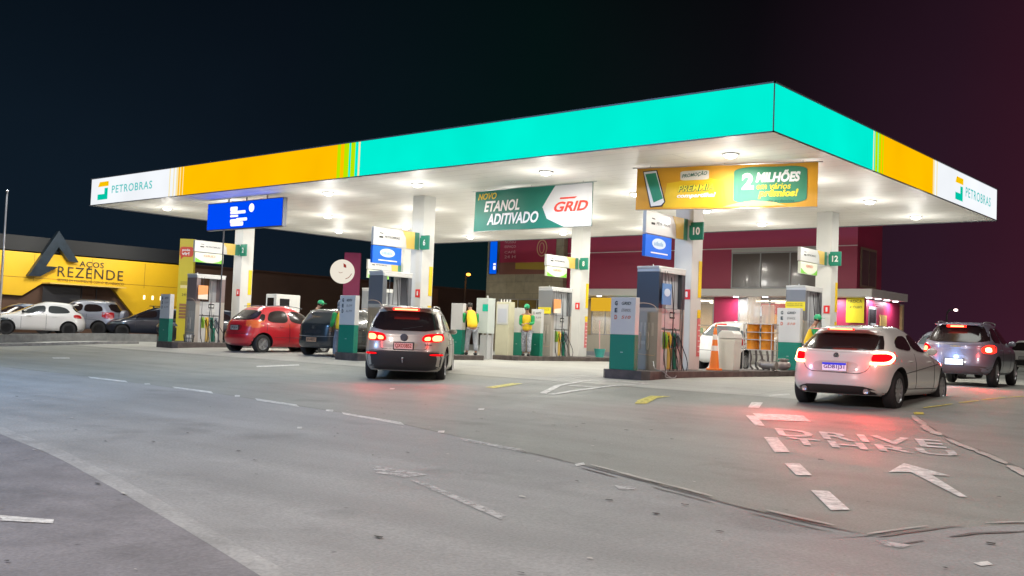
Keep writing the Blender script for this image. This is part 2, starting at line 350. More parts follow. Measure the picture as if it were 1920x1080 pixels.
def paint_mat(name, c, a0, a1, sc=14):
    m = mat(name, c, .6, var=.2, vs=9, bump=.15); t = m.node_tree; b_ = t.nodes['Principled BSDF']; tcn = N(t, 'ShaderNodeTexCoord'); nz = N(t, 'ShaderNodeTexNoise'); nz.inputs['Scale'].default_value = sc; nz.inputs['Detail'].default_value = 8; nz.inputs['Roughness'].default_value = .7
    k = N(t, 'ShaderNodeMapRange'); k.inputs[1].default_value = .36; k.inputs[2].default_value = .58; k.inputs[3].default_value = a0; k.inputs[4].default_value = a1; t.links.new(tcn.outputs['Object'], nz.inputs['Vector']); t.links.new(nz.outputs[0], k.inputs[0]); t.links.new(k.outputs[0], b_.inputs['Alpha']); return m
Mw = paint_mat('worn white road paint', (.60, .59, .56), .6, 1); Mf = paint_mat('faded white road paint', (.42, .41, .40), .12, .85, 10); Mt = paint_mat('half worn road paint', (.56, .54, .52), .5, 1, 8); My = paint_mat('yellow road paint', (.58, .50, .08), .45, 1)
broken('kerb_edge', My, [(3.11, -.58), (3.23, .02), (3.45, 1.21), (3.6, 4.66), (3.9, 8.5)], .05, .11, .6, 1.6, .6, .012)
MARKS=[
 ('w',[(-11.14, -7.75), (-9.67, -7.74), (-9.25, -7.92), (-10.66, -7.94)]),
 ('w',[(-7.9, -7.8), (-6.59, -7.84), (-6.17, -8.07), (-7.54, -7.97)]),
 ('w',[(-5.0, -8.06), (-3.71, -8.22), (-3.4, -8.41), (-4.65, -8.27)]),
 ('w',[(-2.41, -8.43), (-0.91, -8.69), (-0.58, -8.92), (-2.15, -8.61)]),
 ('f',[(0.75, -9.31), (1.88, -9.56), (2.12, -9.74), (0.98, -9.52)]),
 ('w',[(-8.86, -7.81), (-8.81, -7.73), (-8.56, -7.85), (-8.6, -7.94)]),
 ('w',[(-5.71, -7.96), (-5.66, -7.89), (-5.39, -8.08), (-5.43, -8.15)]),
 ('w',[(-2.85, -8.35), (-2.73, -8.31), (-2.54, -8.48), (-2.66, -8.51)]),
 ('w',[(-1.22, -10.13), (-1.19, -10.08), (-1.05, -10.19), (-1.08, -10.24)]),
 ('w',[(0.1, -9.01), (0.14, -8.94), (0.3, -9.12), (0.25, -9.18)]),
 ('w',[(-1.72, -6.27), (-1.67, -6.19), (-1.49, -6.41), (-1.54, -6.49)]),
 ('w',[(2.93, -10.01), (2.92, -9.85), (3.02, -9.96), (3.03, -10.12)]),
 ('w',[(-5.65, -4.49), (-5.6, -4.41), (-5.41, -4.61), (-5.45, -4.69)]),
 ('w',[(-19.23, -4.68), (-19.11, -4.25), (-18.53, -4.52), (-18.65, -4.92)]),
 ('f',[(1.74, -11.58), (2.49, -11.58), (2.49, -11.85), (2.16, -11.88)]),
 ('f',[(2.62, -11.91), (2.81, -11.91), (4.18, -12.48), (4.24, -12.61)]),
 ('f',[(3.92, -10.77), (4.1, -10.72), (4.17, -10.85), (4.07, -10.92)]),
 ('w',[(1.92, -14.98), (2.28, -14.79), (2.39, -14.85), (2.09, -15.05)]),
 ('f',[(6.33, -11.28), (6.56, -11.26), (6.55, -11.4), (6.45, -11.41)]),
 ('w',[(7.0, -11.48), (7.05, -11.37), (7.1, -11.44), (7.06, -11.54)]),
 ('r',[(1.36, -3.22), (2.06, -2.91), (2.54, -3.7), (1.91, -4.06)]),
 ('w',[(1.45, -3.62), (1.6, -3.56), (2.38, -4.86), (2.26, -4.91)]),
 ('w',[(0.53, -1.63), (0.72, -1.58), (1.05, -2.38), (0.88, -2.44)]),
 ('w',[(3.02, -6.18), (3.16, -6.09), (3.9, -7.33), (3.81, -7.51)]),
 ('w',[(4.27, -8.25), (4.39, -8.15), (4.82, -8.83), (4.72, -8.95)]),
 ('w',[(5.18, -9.67), (5.31, -9.6), (5.78, -10.32), (5.69, -10.46)]),
 ('w',[(5.11, -7.21), (5.74, -7.77), (5.61, -7.88), (6.24, -8.96), (6.19, -9.0), (5.39, -7.83), (5.24, -8.01)]),
 ('y',[(-1.13, -2.7), (-1.39, -1.88), (-1.06, -1.71), (-1.09, -2.13), (-0.65, -3.18), (-0.79, -3.33)]),
 ('y',[(-4.76, -2.73), (-5.0, -1.61), (-4.76, -1.55), (-4.48, -2.79)]),
 ('y',[(3.19, -1.26), (3.31, -1.16), (3.42, -1.44), (3.3, -1.54)]),
 ('w',[(-13.02, -2.33), (-12.68, -1.24), (-12.37, -1.45), (-12.67, -2.55)]),
 ('w',[(0.22, -0.37), (0.4, 0.16), (0.5, -0.02), (0.34, -0.53)]),
]
for k_, p_ in MARKS: gpoly('road_marking', {'w': Mw, 'f': Mf, 'y': My, 'r': Mw}[k_], p_)
OV = [(-3.14,-2.89),(-3.91,-1.45),(-4.13,-.23),(-3.48,.2),(-2.76,.1),(-3.04,-.71),(-3.03,-2.0),(-2.84,-3.07),(-3.14,-2.89)]
ribbon('road_marking', Mt, OV, .14, .011); ribbon('road_marking', Mt, [(-3.75, -1.3), (-3.02, -1.2)], .1, .014)
def ground_text(s, quad, m):
    (ax, ay), (bx, by), (cx, cy), (dx, dy) = quad   # top-left, top-right, bottom-right, bottom-left
    v, f = text_verts(s, bold=.02, spacing=1.15)
    P = []
    for u, w in v:
        x = (dx+(cx-dx)*u)*(1-w)+(ax+(bx-ax)*u)*w; y = (dy+(cy-dy)*u)*(1-w)+(ay+(by-ay)*u)*w; P.append((x, y, gz(x, y)+.011))
    b = MB(); b.add(P, f); o = b.build('road_marking', m); 
    if o.data.polygons[0].normal.z < 0: o.data.flip_normals()
    tag(o, kind='structure')
ground_text('DRIVE', [(2.62, -5.05), (4.66, -4.60), (5.0, -5.44), (3.07, -5.85)], Mt)
ground_text('THRU', [(3.2, -5.94), (5.13, -5.62), (5.34, -6.12), (3.58, -6.62)], Mt)
# small chips, leaves and flakes lying on the road
for cm_, nm_, n_, sd_ in (((.03, .025, .02), 'dark', 90, 3), ((.42, .40, .36), 'pale', 60, 5)):
    b = MB(); rr_ = random.Random(sd_)
    for _ in range(n_):
        x, y = rr_.uniform(-9, 9), rr_.uniform(-16.5, -6); sz = rr_.uniform(.008, .03)*(1.0 if nm_ == 'dark' else .8); a0 = rr_.uniform(0, 6.28); P = []
        for k in range(6): a = a0+k*math.pi/3; r_ = sz*rr_.uniform(.5, 1.2); px_, py_ = x+r_*1.8*math.cos(a), y+r_*.8*math.sin(a); P.append((px_, py_, gz(px_, py_)+.014+rr_.uniform(0, .004)))
        b.add(P, [tuple(range(6))])
    tag(b.build('road_litter', mat('litter '+nm_, cm_, .8)), kind='stuff')
# ---------------------------------------------------------------- canopy
XL, DB, H, FH = -26.85, 15.33, 4.96, .94
can = thing('station_canopy', 'wide white gas station canopy on white columns with glowing green, yellow and white edge', 'canopy', (0, 0, 0))
soffit = mat('soffit white', (.87, .85, .79), .5, var=.03, vs=.6)
def soffit_mat():
    t = soffit.node_tree; b_ = t.nodes['Principled BSDF']; tcn = N(t, 'ShaderNodeTexCoord'); br = N(t, 'ShaderNodeTexBrick'); br.offset = .5
    br.inputs['Scale'].default_value = 1; br.inputs['Brick Width'].default_value = 6; br.inputs['Row Height'].default_value = .6; br.inputs['Mortar Size'].default_value = .011; br.inputs['Mortar Smooth'].default_value = .2
    t.links.new(tcn.outputs['Object'], br.inputs['Vector']); k = N(t, 'ShaderNodeMapRange'); k.inputs[3].default_value = 1; k.inputs[4].default_value = .72; t.links.new(br.outputs['Fac'], k.inputs[0])
    s = N(t, 'ShaderNodeVectorMath', operation='SCALE'); src = b_.inputs['Base Color'].links[0].from_socket; t.links.new(src, s.inputs[0]); t.links.new(k.outputs[0], s.inputs['Scale']); t.links.new(s.outputs[0], b_.inputs['Base Color'])
soffit_mat()
box('soffit', soffit, XL+.05, -.05, .05, DB-.05, H+.005, H+.06, can)
box('roof', lgrey, XL+.05, -.05, .05, DB-.05, H+.5, H+.56, can)
F_teal = glow('backlit green', (.0, .86, .66), 1.0); F_yel = glow('backlit yellow', (1.0, .51, .0), 1.02); F_wht = glow('backlit white', (.90, .93, .97), 1.0)
F_lime = glow('backlit lime', (.50, .80, .0), 1.0)
for m_, sc_e in ((F_teal, .55), (F_yel, .55), (F_wht, .5)):
    t_ = m_.node_tree; b_ = t_.nodes['Principled BSDF']; es_ = b_.inputs['Emission Strength'].default_value; tcn = N(t_, 'ShaderNodeTexCoord'); nz = N(t_, 'ShaderNodeTexNoise'); nz.inputs['Scale'].default_value = sc_e; nz.inputs['Detail'].default_value = 2
    k = N(t_, 'ShaderNodeMapRange'); k.inputs[1].default_value = .3; k.inputs[2].default_value = .7; k.inputs[3].default_value = es_*.96; k.inputs[4].default_value = es_*1.06; t_.links.new(tcn.outputs['Object'], nz.inputs['Vector']); t_.links.new(nz.outputs[0], k.inputs[0]); t_.links.new(k.outputs[0], b_.inputs['Emission Strength'])
z0, z1 = H, H+FH
def strip_f(axis, a, c, m, name='fascia_panel'):
    """fascia from a to c along x (front) or y (side)"""
    b = MB()
    if axis == 'f': b.box(a, c, 0, .05, z0, z1)
    elif axis == 'r': b.box(-.05, 0, a, c, z0, z1)
    elif axis == 'b': b.box(a, c, DB-.05, DB, z0, z1)
    else: b.box(XL, XL+.05, a, c, z0, z1)
    return b.build(name, m, can)
fw = strip_f('f', XL, -21.6, F_wht); strip_f('f', -20.75, -13.02, F_yel); strip_f('f', -11.93, 0, F_teal)
strip_f('r', .05, 5.14, F_teal); strip_f('r', 5.95, 9.36, F_yel); rw = strip_f('r', 10.1, DB, F_wht)
strip_f('b', XL+.05, -.05, lgrey); strip_f('l', .05, DB-.05, lgrey)
def stripes(axis, a, c, cols, ws):
    n = sum(ws); p = a
    b = MB(); mats = []
    for i, (cm, w) in enumerate(zip(cols, ws)):
        q = p+(c-a)*w/n
        if axis == 'f': b.box(p, q, 0, .05, z0, z1, i)
        else: b.box(-.05, 0, p, q, z0, z1, i)
        mats.append(cm); p = q
    return b.build('fascia_panel', mats, can)
F_cream = glow('backlit cream', (.95, .80, .42), 1.0)
stripes('f', -21.6, -20.75, [F_cream, F_wht, F_cream, F_wht, F_cream, F_yel, F_cream, F_yel, F_cream], [1, 3, 1, 2, 2, 1.5, 1, 2, .7])
stripes('f', -13.02, -11.93, [F_lime, F_yel, F_lime, F_teal, F_lime, F_teal, F_cream, F_teal], [1.5, 1.6, 2.2, .8, 2.0, 1.3, .8, 1.5])
stripes('r', 5.14, 5.95, [F_cream, F_teal, F_lime, F_teal, F_lime, F_yel, F_lime, F_yel], [.7, .8, 2, .5, 1.8, 1.2, .8, 2])
stripes('r', 9.36, 10.1, [F_cream, F_wht, F_cream, F_wht], [1.4, 1.5, .8, 4])
tr = MB()
for (x0, x1, y0, y1) in ((XL-.03, .03, -.03, 0), (0, .03, -.03, DB+.03), (XL-.03, .03, DB, DB+.03), (XL-.03, XL, 0, DB)):
    tr.box(x0, x1, y0, y1, z1, z1+.03); tr.box(x0, x1, y0, y1, z0-.025, z0)
tr.box(-.008, .012, -.012, .008, z0, z1)
tr.build('edge_trim', dgrey, can)
Ly = glow('logo yellow light', (.95, .55, .0), 1.0); Lg = glow('logo green light', (.0, .55, .38), 1.0); Lt = glow('logo teal letters', (.10, .62, .60), .9)
def brand(o, r, u, w, h, parent, my, mg, ml, shear=0, th=.006):
    """yellow bar over a green hook with a thin white gap, then the word"""
    flat('emblem', my, [[(.0*w, .72*h), (.2*w, .72*h), (.2*w, .98*h), (.03*w, .98*h)]], o, r, u, parent, th)
    flat('emblem', mg, [[(0, 0), (.19*w, 0), (.19*w, .62*h), (.13*w, .62*h), (.13*w, .30*h), (0, .30*h)]], o, r, u, parent, th)
    M = basis(o, r, u); q = M @ Vector((.27*w, .28*h, 0))
    text_in('PETROBRAS', 'lettering', ml, q, r, u, .73*w, .42*h, parent, lift=.008, spacing=1.15, bold=.012)
brand((-26.35, 0, z0+.16), (1, 0, 0), (0, 0, 1), 3.7, .66, fw, Ly, Lg, Lt)
brand((0, 11.25, z0+.14), (0, 1, 0), (0, 0, 1), 3.4, .66, rw, Ly, Lg, Lt)
for xc, yc in ((-4.02, 3.78), (-13.36, 3.78), (-22.65, 3.78), (-3.9, 11.82), (-13.3, 11.82), (-22.65, 11.82)):
    c_ = box('column', white, xc-.25, xc+.25, yc-.25, yc+.25, .15, H+.005, can, bevel=.012)
lampm = glow('lamp lens', (1, .97, .9), 9)
for j, y in enumerate((1.75, 5.85, 9.8, 13.6)):
    for x in (-1.85, -7.0, -11.6, -15.5, -20.5, -24.6):
        b = MB(); b.lathe([(.19, H-.002), (.19, H-.022), (.15, H-.03), (.15, H-.002)], 20, c=(x, y, 0)); fr = b.build('downlight', white2, can)
        b = MB(); b.lathe([(.0, -.07), (.08, -.062), (.13, -.03), (.148, 0), (.148, .01)], 20, c=(x, y, H-.03)); b.build('lens', lampm, fr, smooth=True)
        light('downlight_and_fill', 'AREA', (x, y, H-.12), 104, (1, .965, .87), parent=fr, shape='DISK', size=.25)
        light('downlight_and_fill', 'POINT', (x, y, H-.85), 44, (1, .98, .92), parent=fr, shadow_soft_size=.14)  # extra fill floating below the lens, added to brighten the soffit
# ---------------------------------------------------------------- column furniture
def leaf_sign(name, label, xc, y0, y1, zb, zt, lower, group=None):
    """flag sign standing out from the column along y, faces +x and -x"""
    t = thing(name, label, 'sign', (xc, y1+.25, zb))
    g0 = y0-(y1+.25); g1 = .02   # local y range up to the column face
    h = zt-zb; ym = g0+(g1-g0)*.62
    b = MB(); b.box(-.05, .05, g0, g1, 0, h); body = b.build('sign_box', white2, t, bevel=.01)
    for sx_ in (1,):
        o_ = (.05, g0, 0); r_ = (0, 1, 0); u_ = (0, 0, 1); L = g1-g0
        flat('colour_band', mat('sign gold', (.72, .50, .12), .4), [[(.62*L, h), (.70*L, .6*h), (.72*L, 0), (.90*L, 0), (.90*L, h)]], o_, r_, u_, body)
        flat('colour_band', mat('sign olive', (.06, .24, .16), .4), [[(.90*L, 0), (L, 0), (L, h), (.90*L, h)]], o_, r_, u_, body)
        flat('emblem', ink, [[(.12*L, .42*h), (.2*L, .42*h), (.2*L, .52*h), (.12*L, .52*h)], [(.13*L, .68*h), (.2*L, .66*h), (.2*L, .70*h), (.13*L, .72*h)]], o_, r_, u_, body)
        text_in('PETROBRAS', 'lettering', ink, (.05, g0+.24*L, .44*h), r_, u_, .32*L, .13*h, body, lift=.006, bold=.01)
    if lower == 'blue':
        b = MB(); b.box(-.045, .045, g0, ym, -h*1.02, -.02); lo = b.build('lower_panel', blue, t, bevel=.005); L = ym-g0; o_ = (.045, g0, -h*1.02)
        flat('emblem', mat('pale blue enamel', (.6, .72, .85), .4), [ell(.5*L, .62*h, .26*L, .24*h)], o_, (0,1,0), (0,0,1), lo)
        flat('emblem', mat('sky blue', (.25, .42, .65), .4), [[(.32*L+i*.05*L, .52*h), (.35*L+i*.05*L, .52*h), (.35*L+i*.05*L, (.64+.05*(i % 3))*h), (.32*L+i*.05*L, .66*h)] for i in range(7)], o_, (0,1,0), (0,0,1), lo, lift=.009)
        flat('lettering', whitel, [[(.2*L, .16*h), (.85*L, .16*h), (.85*L, .22*h), (.2*L, .22*h)]], o_, (0,1,0), (0,0,1), lo)
    else:
        b = MB(); b.box(-.045, .045, g0+.03, ym+.05, -h*.9, -.02); lo = b.build('lower_panel', mat('cream panel', (.72, .76, .62), .4), t, bevel=.005); L = ym-g0; o_ = (.045, g0+.03, -h*.9)
        lf = mat('leaf green', (.18, .55, .04), .5)
        flat('leaf_pattern', lf, [[(.02, .0), (.42*L, .0), (.22*L, .12*h), (.02, .38*h)], [(.62*L, 0), (L, 0), (L, .42*h), (.84*L, .16*h)]], o_, (0,1,0), (0,0,1), lo)
        text_in('GRID', 'lettering', mat('coral', (.75, .33, .22), .5), (.05, g0+.03+.3*L, -h*.9+.48*h), (0,1,0), (0,0,1), .42*L, .2*h, lo, bold=.03)
    return t
def num_sign(n, label, xc, yc, zc=3.52):
    t = thing('number_sign', label, 'sign', (xc+.20, yc-.25, zc-.22))
    b = MB(); b.prism([(-.02, .07), (.03, 0), (.36, 0), (.36, .43), (.02, .43), (.02, .36), (-.02, .36)], 'y', -.06, -.005); p = b.build('sign_plate', dgreen, t, bevel=.004)
    text_in(n, 'lettering', whitel, (.09 if len(n) > 1 else .13, -.06, .12), (1,0,0), (0,0,1), .19 if len(n) > 1 else .10, .19, p, bold=.03)
    return t
def fire_sign(xc, yc, label):
    t = thing('fire_sign', label, 'sign', (xc+.04, yc-.25, 1.86))
    # small red plate with a white pictogram on the side of the column that faces the dispenser lane
    b = MB(); b.box(0, .19, -.012, -.001, 0, .24); p = b.build('sign_plate', red, t)
    flat('pictogram', whitel, [rrect(.065, .05, .125, .19, .02)], (0, -.012, 0), (1,0,0), (0,0,1), p); return t
def col_strip(xc, yc, label):
    t = thing('column_poster', label, 'poster', (xc, yc, 1.2))
    b = MB(); b.box(.251, .262, .08, .22, .72, 1.62, 0); b.build('yellow_panel', yellow, t)
    b = MB(); b.box(.251, .262, .08, .22, .22, .42, 0); b.build('yellow_panel', yellow, t)
    b = MB(); b.box(.251, .262, .08, .22, -.72, .20); rr_ = b.build('red_panel', mat('faded red print', (.62, .16, .17), .5), t)
    flat('print', mat('pale print', (.75, .6, .55), .5), [[(.02, .1+.13*i), (.12, .1+.13*i), (.12, .13+.13*i), (.02, .13+.13*i)] for i in range(6)], (.262, .10, -.72), (0,1,0), (0,0,1), rr_)
    return t
side = {(-4.02, 3.78): ('blue', '10', 'right-hand front'), (-13.36, 3.78): ('blue', '6', 'middle front'), (-22.65, 3.78): ('leaf', '2', 'left-hand front'),
        (-3.9, 11.82): ('leaf', '12', 'right-hand back'), (-13.3, 11.82): ('leaf', '8', 'middle back'), (-22.65, 11.82): ('leaf', None, 'left-hand back')}
for (xc, yc), (lo, n, where) in side.items():
    leaf_sign('flag_sign', {'blue': 'white and gold flag sign over blue panel with oval', 'leaf': 'white and gold flag sign over pale green leaf panel'}[lo]+' on %s column' % where, xc+.05, yc-2.1, yc-.53, 3.30 if lo == 'blue' else 3.32, 3.82 if lo == 'blue' else 3.72, lo)
    if n: num_sign(n, 'green sign with white number %s on the %s column' % (n, where), xc, yc)
    if n: fire_sign(xc, yc, 'small red fire extinguisher plate on the %s column' % where)
    if n: col_strip(xc, yc, 'narrow yellow and red notice strip on the edge of %s column' % where)
# ---------------------------------------------------------------- hanging banners
def banner(name, label, A, B, zt, h, m, waves=.015, cat='banner'):
    A = Vector((*A, 0)); B = Vector((*B, 0)); d = B-A; L = d.length; r = d.normalized(); n = r.cross(Vector((0,0,1)))
    t = thing(name, label, cat, (A.x, A.y, zt-h), math.atan2(r.y, r.x)); nx_, nz_ = 60, 6
    def wv(u, v): return waves*math.sin(u*9+v)*(.4+.6*v)+waves*.6*math.sin(u*23+2*v)
    b = MB()
    for side_ in (0, 1):
        vs = []
        for i in range(nx_+1):
            for j in range(nz_+1): u = i/nx_; v = j/nz_; vs.append((u*L, wv(u, v)*1.0-(.004 if side_ == 0 else -.004), v*h))
        b.add(vs, [(i*(nz_+1)+j, (i+1)*(nz_+1)+j, (i+1)*(nz_+1)+j+1, i*(nz_+1)+j+1) for i in range(nx_) for j in range(nz_)])
    cl = b.build('cloth', m, t, smooth=True)
    b = MB(); b.tube([(-.1, 0, h+.01), (L+.1, 0, h+.01)], .014); b.tube([(0, 0, -.005), (L, 0, -.005)], .01)
    for k in (.08, .5, .92): b.tube([(k*L, 0, h), (k*L, 0, H-zt+h)], .008)
    b.build('rod', steel, t)
    return t, cl, L, wv
def on_banner(cl, L, h, wv, name, m, verts, faces, lift):
    b = MB(); b.add([(u*L, wv(u, v)-lift, v*h) for u, v in verts], faces)
    me = bpy.data.meshes.new(name); me.from_pydata(b.v, [], b.f); me.materials.append(m); o = bpy.data.objects.new(name, me); col.objects.link(o); o.parent = cl; return o
def btext(cl, L, h, wv, s, m, x0, y0, x1, y1, lift=.02, rise=0, **kw):
    v, f = text_verts(s, **kw); return on_banner(cl, L, h, wv, 'lettering', m, [(x0+(x1-x0)*p[0], y0+(y1-y0)*p[1]+rise*p[0]) for p in v], f, lift)
def bshape(cl, L, h, wv, name, m, poly, lift=.014):
    bm = bmesh.new(); bm.faces.new([bm.verts.new((p[0], p[1], 0)) for p in poly]); bmesh.ops.triangulate(bm, faces=bm.faces[:])
    for _ in range(4): bmesh.ops.subdivide_edges(bm, edges=[e for e in bm.edges if abs(e.verts[0].co.x-e.verts[1].co.x) > .03], cuts=1)
    bmesh.ops.triangulate(bm, faces=bm.faces[:]); bm.verts.index_update()
    v = [tuple(q.co[:2]) for q in bm.verts]; f = [tuple(q.index for q in g_.verts) for g_ in bm.faces]; bm.free()
    return on_banner(cl, L, h, wv, name, m, v, f, lift)
gcloth = mat('green banner cloth', (.004, .17, .12), .5); wcloth = mat('white banner print', (.62, .62, .64), .55)
t, cl, L, wv = banner('hanging_banner', 'green and white ethanol banner hanging under the canopy', (-10.84, 3.33), (-6.66, 3.33), 4.90, 1.15, gcloth)
a_ = (cl, L, 1.15, wv)
bshape(*a_, 'print', wcloth, [(.60, .5), (.70, .99), (.998, .99), (.998, .01), (.78, .01), (.64, .22)])
btext(*a_, 'NOVO', mat('banner yellow print', (.75, .52, .02), .5), .03, .78, .20, .94, shear=.3, bold=.02)
btext(*a_, 'ETANOL', whitel, .09, .47, .41, .74, shear=.25, bold=.03)
btext(*a_, 'ADITIVADO', whitel, .12, .14, .57, .42, shear=.25, bold=.03)
rp_ = mat('red print', (.65, .05, .03), .5)
btext(*a_, 'GRID', rp_, .70, .36, .97, .60, shear=.3, bold=.03, lift=.026); bshape(*a_, 'print', rp_, [(.74, .66), (.86, .66), (.88, .70), (.745, .70)], .026)
ocloth = mat('orange banner cloth', (.62, .30, .015), .42, var=.22, vs=.8)
t, cl, L, wv = banner('hanging_banner', 'orange and yellow prize banner with phone picture hanging under the canopy', (-4.52, 2.12), (-.48, 3.22), 4.90, .99, ocloth, .028)
a_ = (cl, L, .99, wv)
bshape(*a_, 'print', mat('banner gold print', (.66, .42, .01), .5), [(.16, .04), (.52, .04), (.50, .62), (.40, .75), (.18, .62)], .011)
bshape(*a_, 'print', ink, [(.035, .93), (.12, .95), (.175, .18), (.155, .07), (.085, .05)], .013)
bshape(*a_, 'print', whitel, [(.04, .91), (.115, .93), (.168, .18), (.15, .10), (.09, .08)], .017)
bshape(*a_, 'print', mat('phone green', (.03, .26, .14), .5), [(.05, .86), (.113, .88), (.160, .26), (.105, .17)], .021)
bshape(*a_, 'print', mat('pale print2', (.6, .56, .5), .5), rrect(.255, .68, .42, .90, .03), .015)
btext(*a_, 'PROMOÇÃO', mat('dark green print', (.01, .10, .06), .5), .265, .72, .41, .84, lift=.022, rise=.05, shear=.2, bold=.02)
btext(*a_, 'PREMMIA', mat('dark green print', (.01, .10, .06), .5), .243, .40, .45, .56, lift=.018, rise=.02, shear=.25, bold=.07)
btext(*a_, 'PREMMIA', mat('lemon print', (.75, .62, .03), .5), .245, .41, .447, .56, lift=.024, rise=.02, shear=.25, bold=.01)
btext(*a_, 'compartilha!', whitel, .24, .24, .46, .37, lift=.022, shear=.25, bold=.03)
bshape(*a_, 'print', mat('banner leaf green', (.03, .22, .12), .5), rrect(.555, .10, .945, .94, .10), .015)
bshape(*a_, 'print', mat('banner leaf green', (.03, .22, .12), .5), [(.60, .14), (.70, .13), (.63, .0)], .0152)
btext(*a_, '2', whitel, .60, .42, .665, .80, lift=.024, bold=.05)
btext(*a_, 'MILHÕES', whitel, .675, .58, .91, .86, lift=.022, shear=.2, bold=.05)
btext(*a_, 'em vários', mat('lemon print', (.75, .62, .03), .5), .68, .42, .86, .56, lift=.022, shear=.2, bold=.02)
btext(*a_, 'prêmios!', mat('lemon print', (.75, .62, .03), .5), .69, .20, .90, .42, lift=.022, shear=.2, bold=.05)
btext(*a_, 'de prêmios', mat('dark green print', (.01, .10, .06), .5), .74, .11, .88, .18, lift=.022, shear=.2, bold=.01)
bshape(*a_, 'print', mat('sand print', (.70, .46, .16), .5), [(.50, .03), (.58, .12), (.66, .16), (.78, .12), (.84, .04)], .019)
# blue screen
Bl = glow('led blue', (.0, .07, .92), 1.0); Wl = glow('led white', (1, 1, 1), 1.2)
t = thing('led_display', 'bright blue lit display with white lines hanging at the front left', 'display', (-21.15, 1.22, 3.93))
b = MB(); b.box(0, 4.15, 0, .16, 0, .92); b.build('housing', dgrey, t, bevel=.01)
b = MB(); b.box(.03, 4.12, -.012, 0, .03, .89); sc_ = b.build('screen', Bl, t)
flat('lettering', Wl, [rrect(1.35, .60, 1.75, .74, .04), rrect(1.36, .50, 2.2, .60, .04), rrect(1.36, .40, 1.8, .47, .03), rrect(1.36, .20, 1.9, .33, .05), rrect(1.40, .10, 2.1, .24, .05), rrect(1.7, .26, 2.3, .36, .04), ell(2.52, .66, .14, .14)], (0, -.012, 0), (1,0,0), (0,0,1), sc_)
b = MB()
for k in (1.1, 2.1, 3.2): b.tube([(k, .08, .9), (k, .08, 1.04)], .02)
b.tube([(.9, .08, -3.75), (.9, .08, .02)], .022, 8)
b.build('hanger', dgrey, t)
light('screen_light', 'AREA', (2.05, -.05, .45), 14, (.0, .1, 1), parent=sc_, aim=None, shape='RECTANGLE', size=4, size_y=.85).rotation_euler = (math.radians(-90), 0, 0)
# ---------------------------------------------------------------- pump islands
def island(xc, y0, y1, label):
    b = MB(); c = .14
    b.prism([(xc-.62+c, y0), (xc+.62-c, y0), (xc+.62, y0+c), (xc+.62, y1-c), (xc+.62-c, y1), (xc-.62+c, y1), (xc-.62, y1-c), (xc-.62, y0+c)], 'z', -.12, .15)
    o = b.build('pump_island', darkkerb, bevel=.015); return tag(o, label, 'island')
island(-3.8, .75, 8.55, 'long dark plinth carrying the nearest dispenser and the orange cone')
island(-13.05, .68, 5.9, 'dark plinth just left of the beige SUV under the middle front column')
island(-22.4, .62, 6.4, 'dark plinth under the front left column beside the red hatchback')
island(-13.05, 7.3, 12.9, 'dark plinth under the middle back column with beige cabinets')
island(-3.8, 8.75, 13.2, 'dark plinth behind the white hatchback under the back right column')
island(-22.4, 8.9, 13.2, 'dark plinth under the back left column mostly hidden')
# price totems
def totem(x, y, label, rows, w=.66, d=.16, h=1.61, gh=.78):
    t = thing('price_totem', label, 'price sign', (x, y, .15))
    box('base_panel', green, -w/2, w/2, -d/2, d/2, 0, gh, t, bevel=.008)
    u = box('price_panel', white2, -w/2, w/2, -d/2, d/2, gh+.002, h, t, bevel=.008)
    mats = {'k': mat('price ink', (.03, .045, .05), .5), 'r': mat('price red', (.55, .16, .10), .5), 'g': mat('price grey', (.25, .25, .24), .5)}
    for i, (a_, s_, c_) in enumerate(rows):
        z = h-.14-.155*i
        text_in(a_, 'lettering', mats[c_], (-w*.34, -d/2, z-.045), (1,0,0), (0,0,1), .075, .10, u, bold=.05)
        text_in(s_, 'lettering', mats[c_ if c_ == 'r' else ('k' if i == 0 else 'g')], (-w*.06, -d/2, z-.03), (1,0,0), (0,0,1), .25, .07, u, bold=.02, shear=.2)
    box('latch', lgrey, -.03, .03, -d/2-.01, -d/2, .38, .395, t)
    return t
rows = [('G', 'GRID', 'k'), ('E', 'ETANOL', 'k'), ('D', 'S10', 'r')]
rows2 = [('G', 'ADITIV', 'k'), ('E', '5,09', 'k'), ('D', '6,79', 'k')]
totem(-3.87, .86, 'white and green price totem at the near end of the nearest plinth', rows)
totem(-13.17, .82, 'white and green price totem left of the beige SUV', rows2)
totem(-22.55, .74, 'white and green price totem at the far left plinth beside yellow pylon', rows2, w=.60)
totem(-13.35, 5.5, 'plain white and green totem just right of the beige SUV', [], w=.50, h=1.62)
totem(-13.35, 8.5, 'plain white and green totem left of the attendant beside the beige cabinet', [], w=.48)
totem(-12.95, 9.02, 'white and green price totem right of the attendant by the cabinets', [('G', 'ADITIV', 'g'), ('E', '5,09', 'g')], w=.42, h=1.6)
totem(-3.75, 9.0, 'white and green price totem seen over the white hatchback, left of its roof', rows, w=.7, h=1.75)
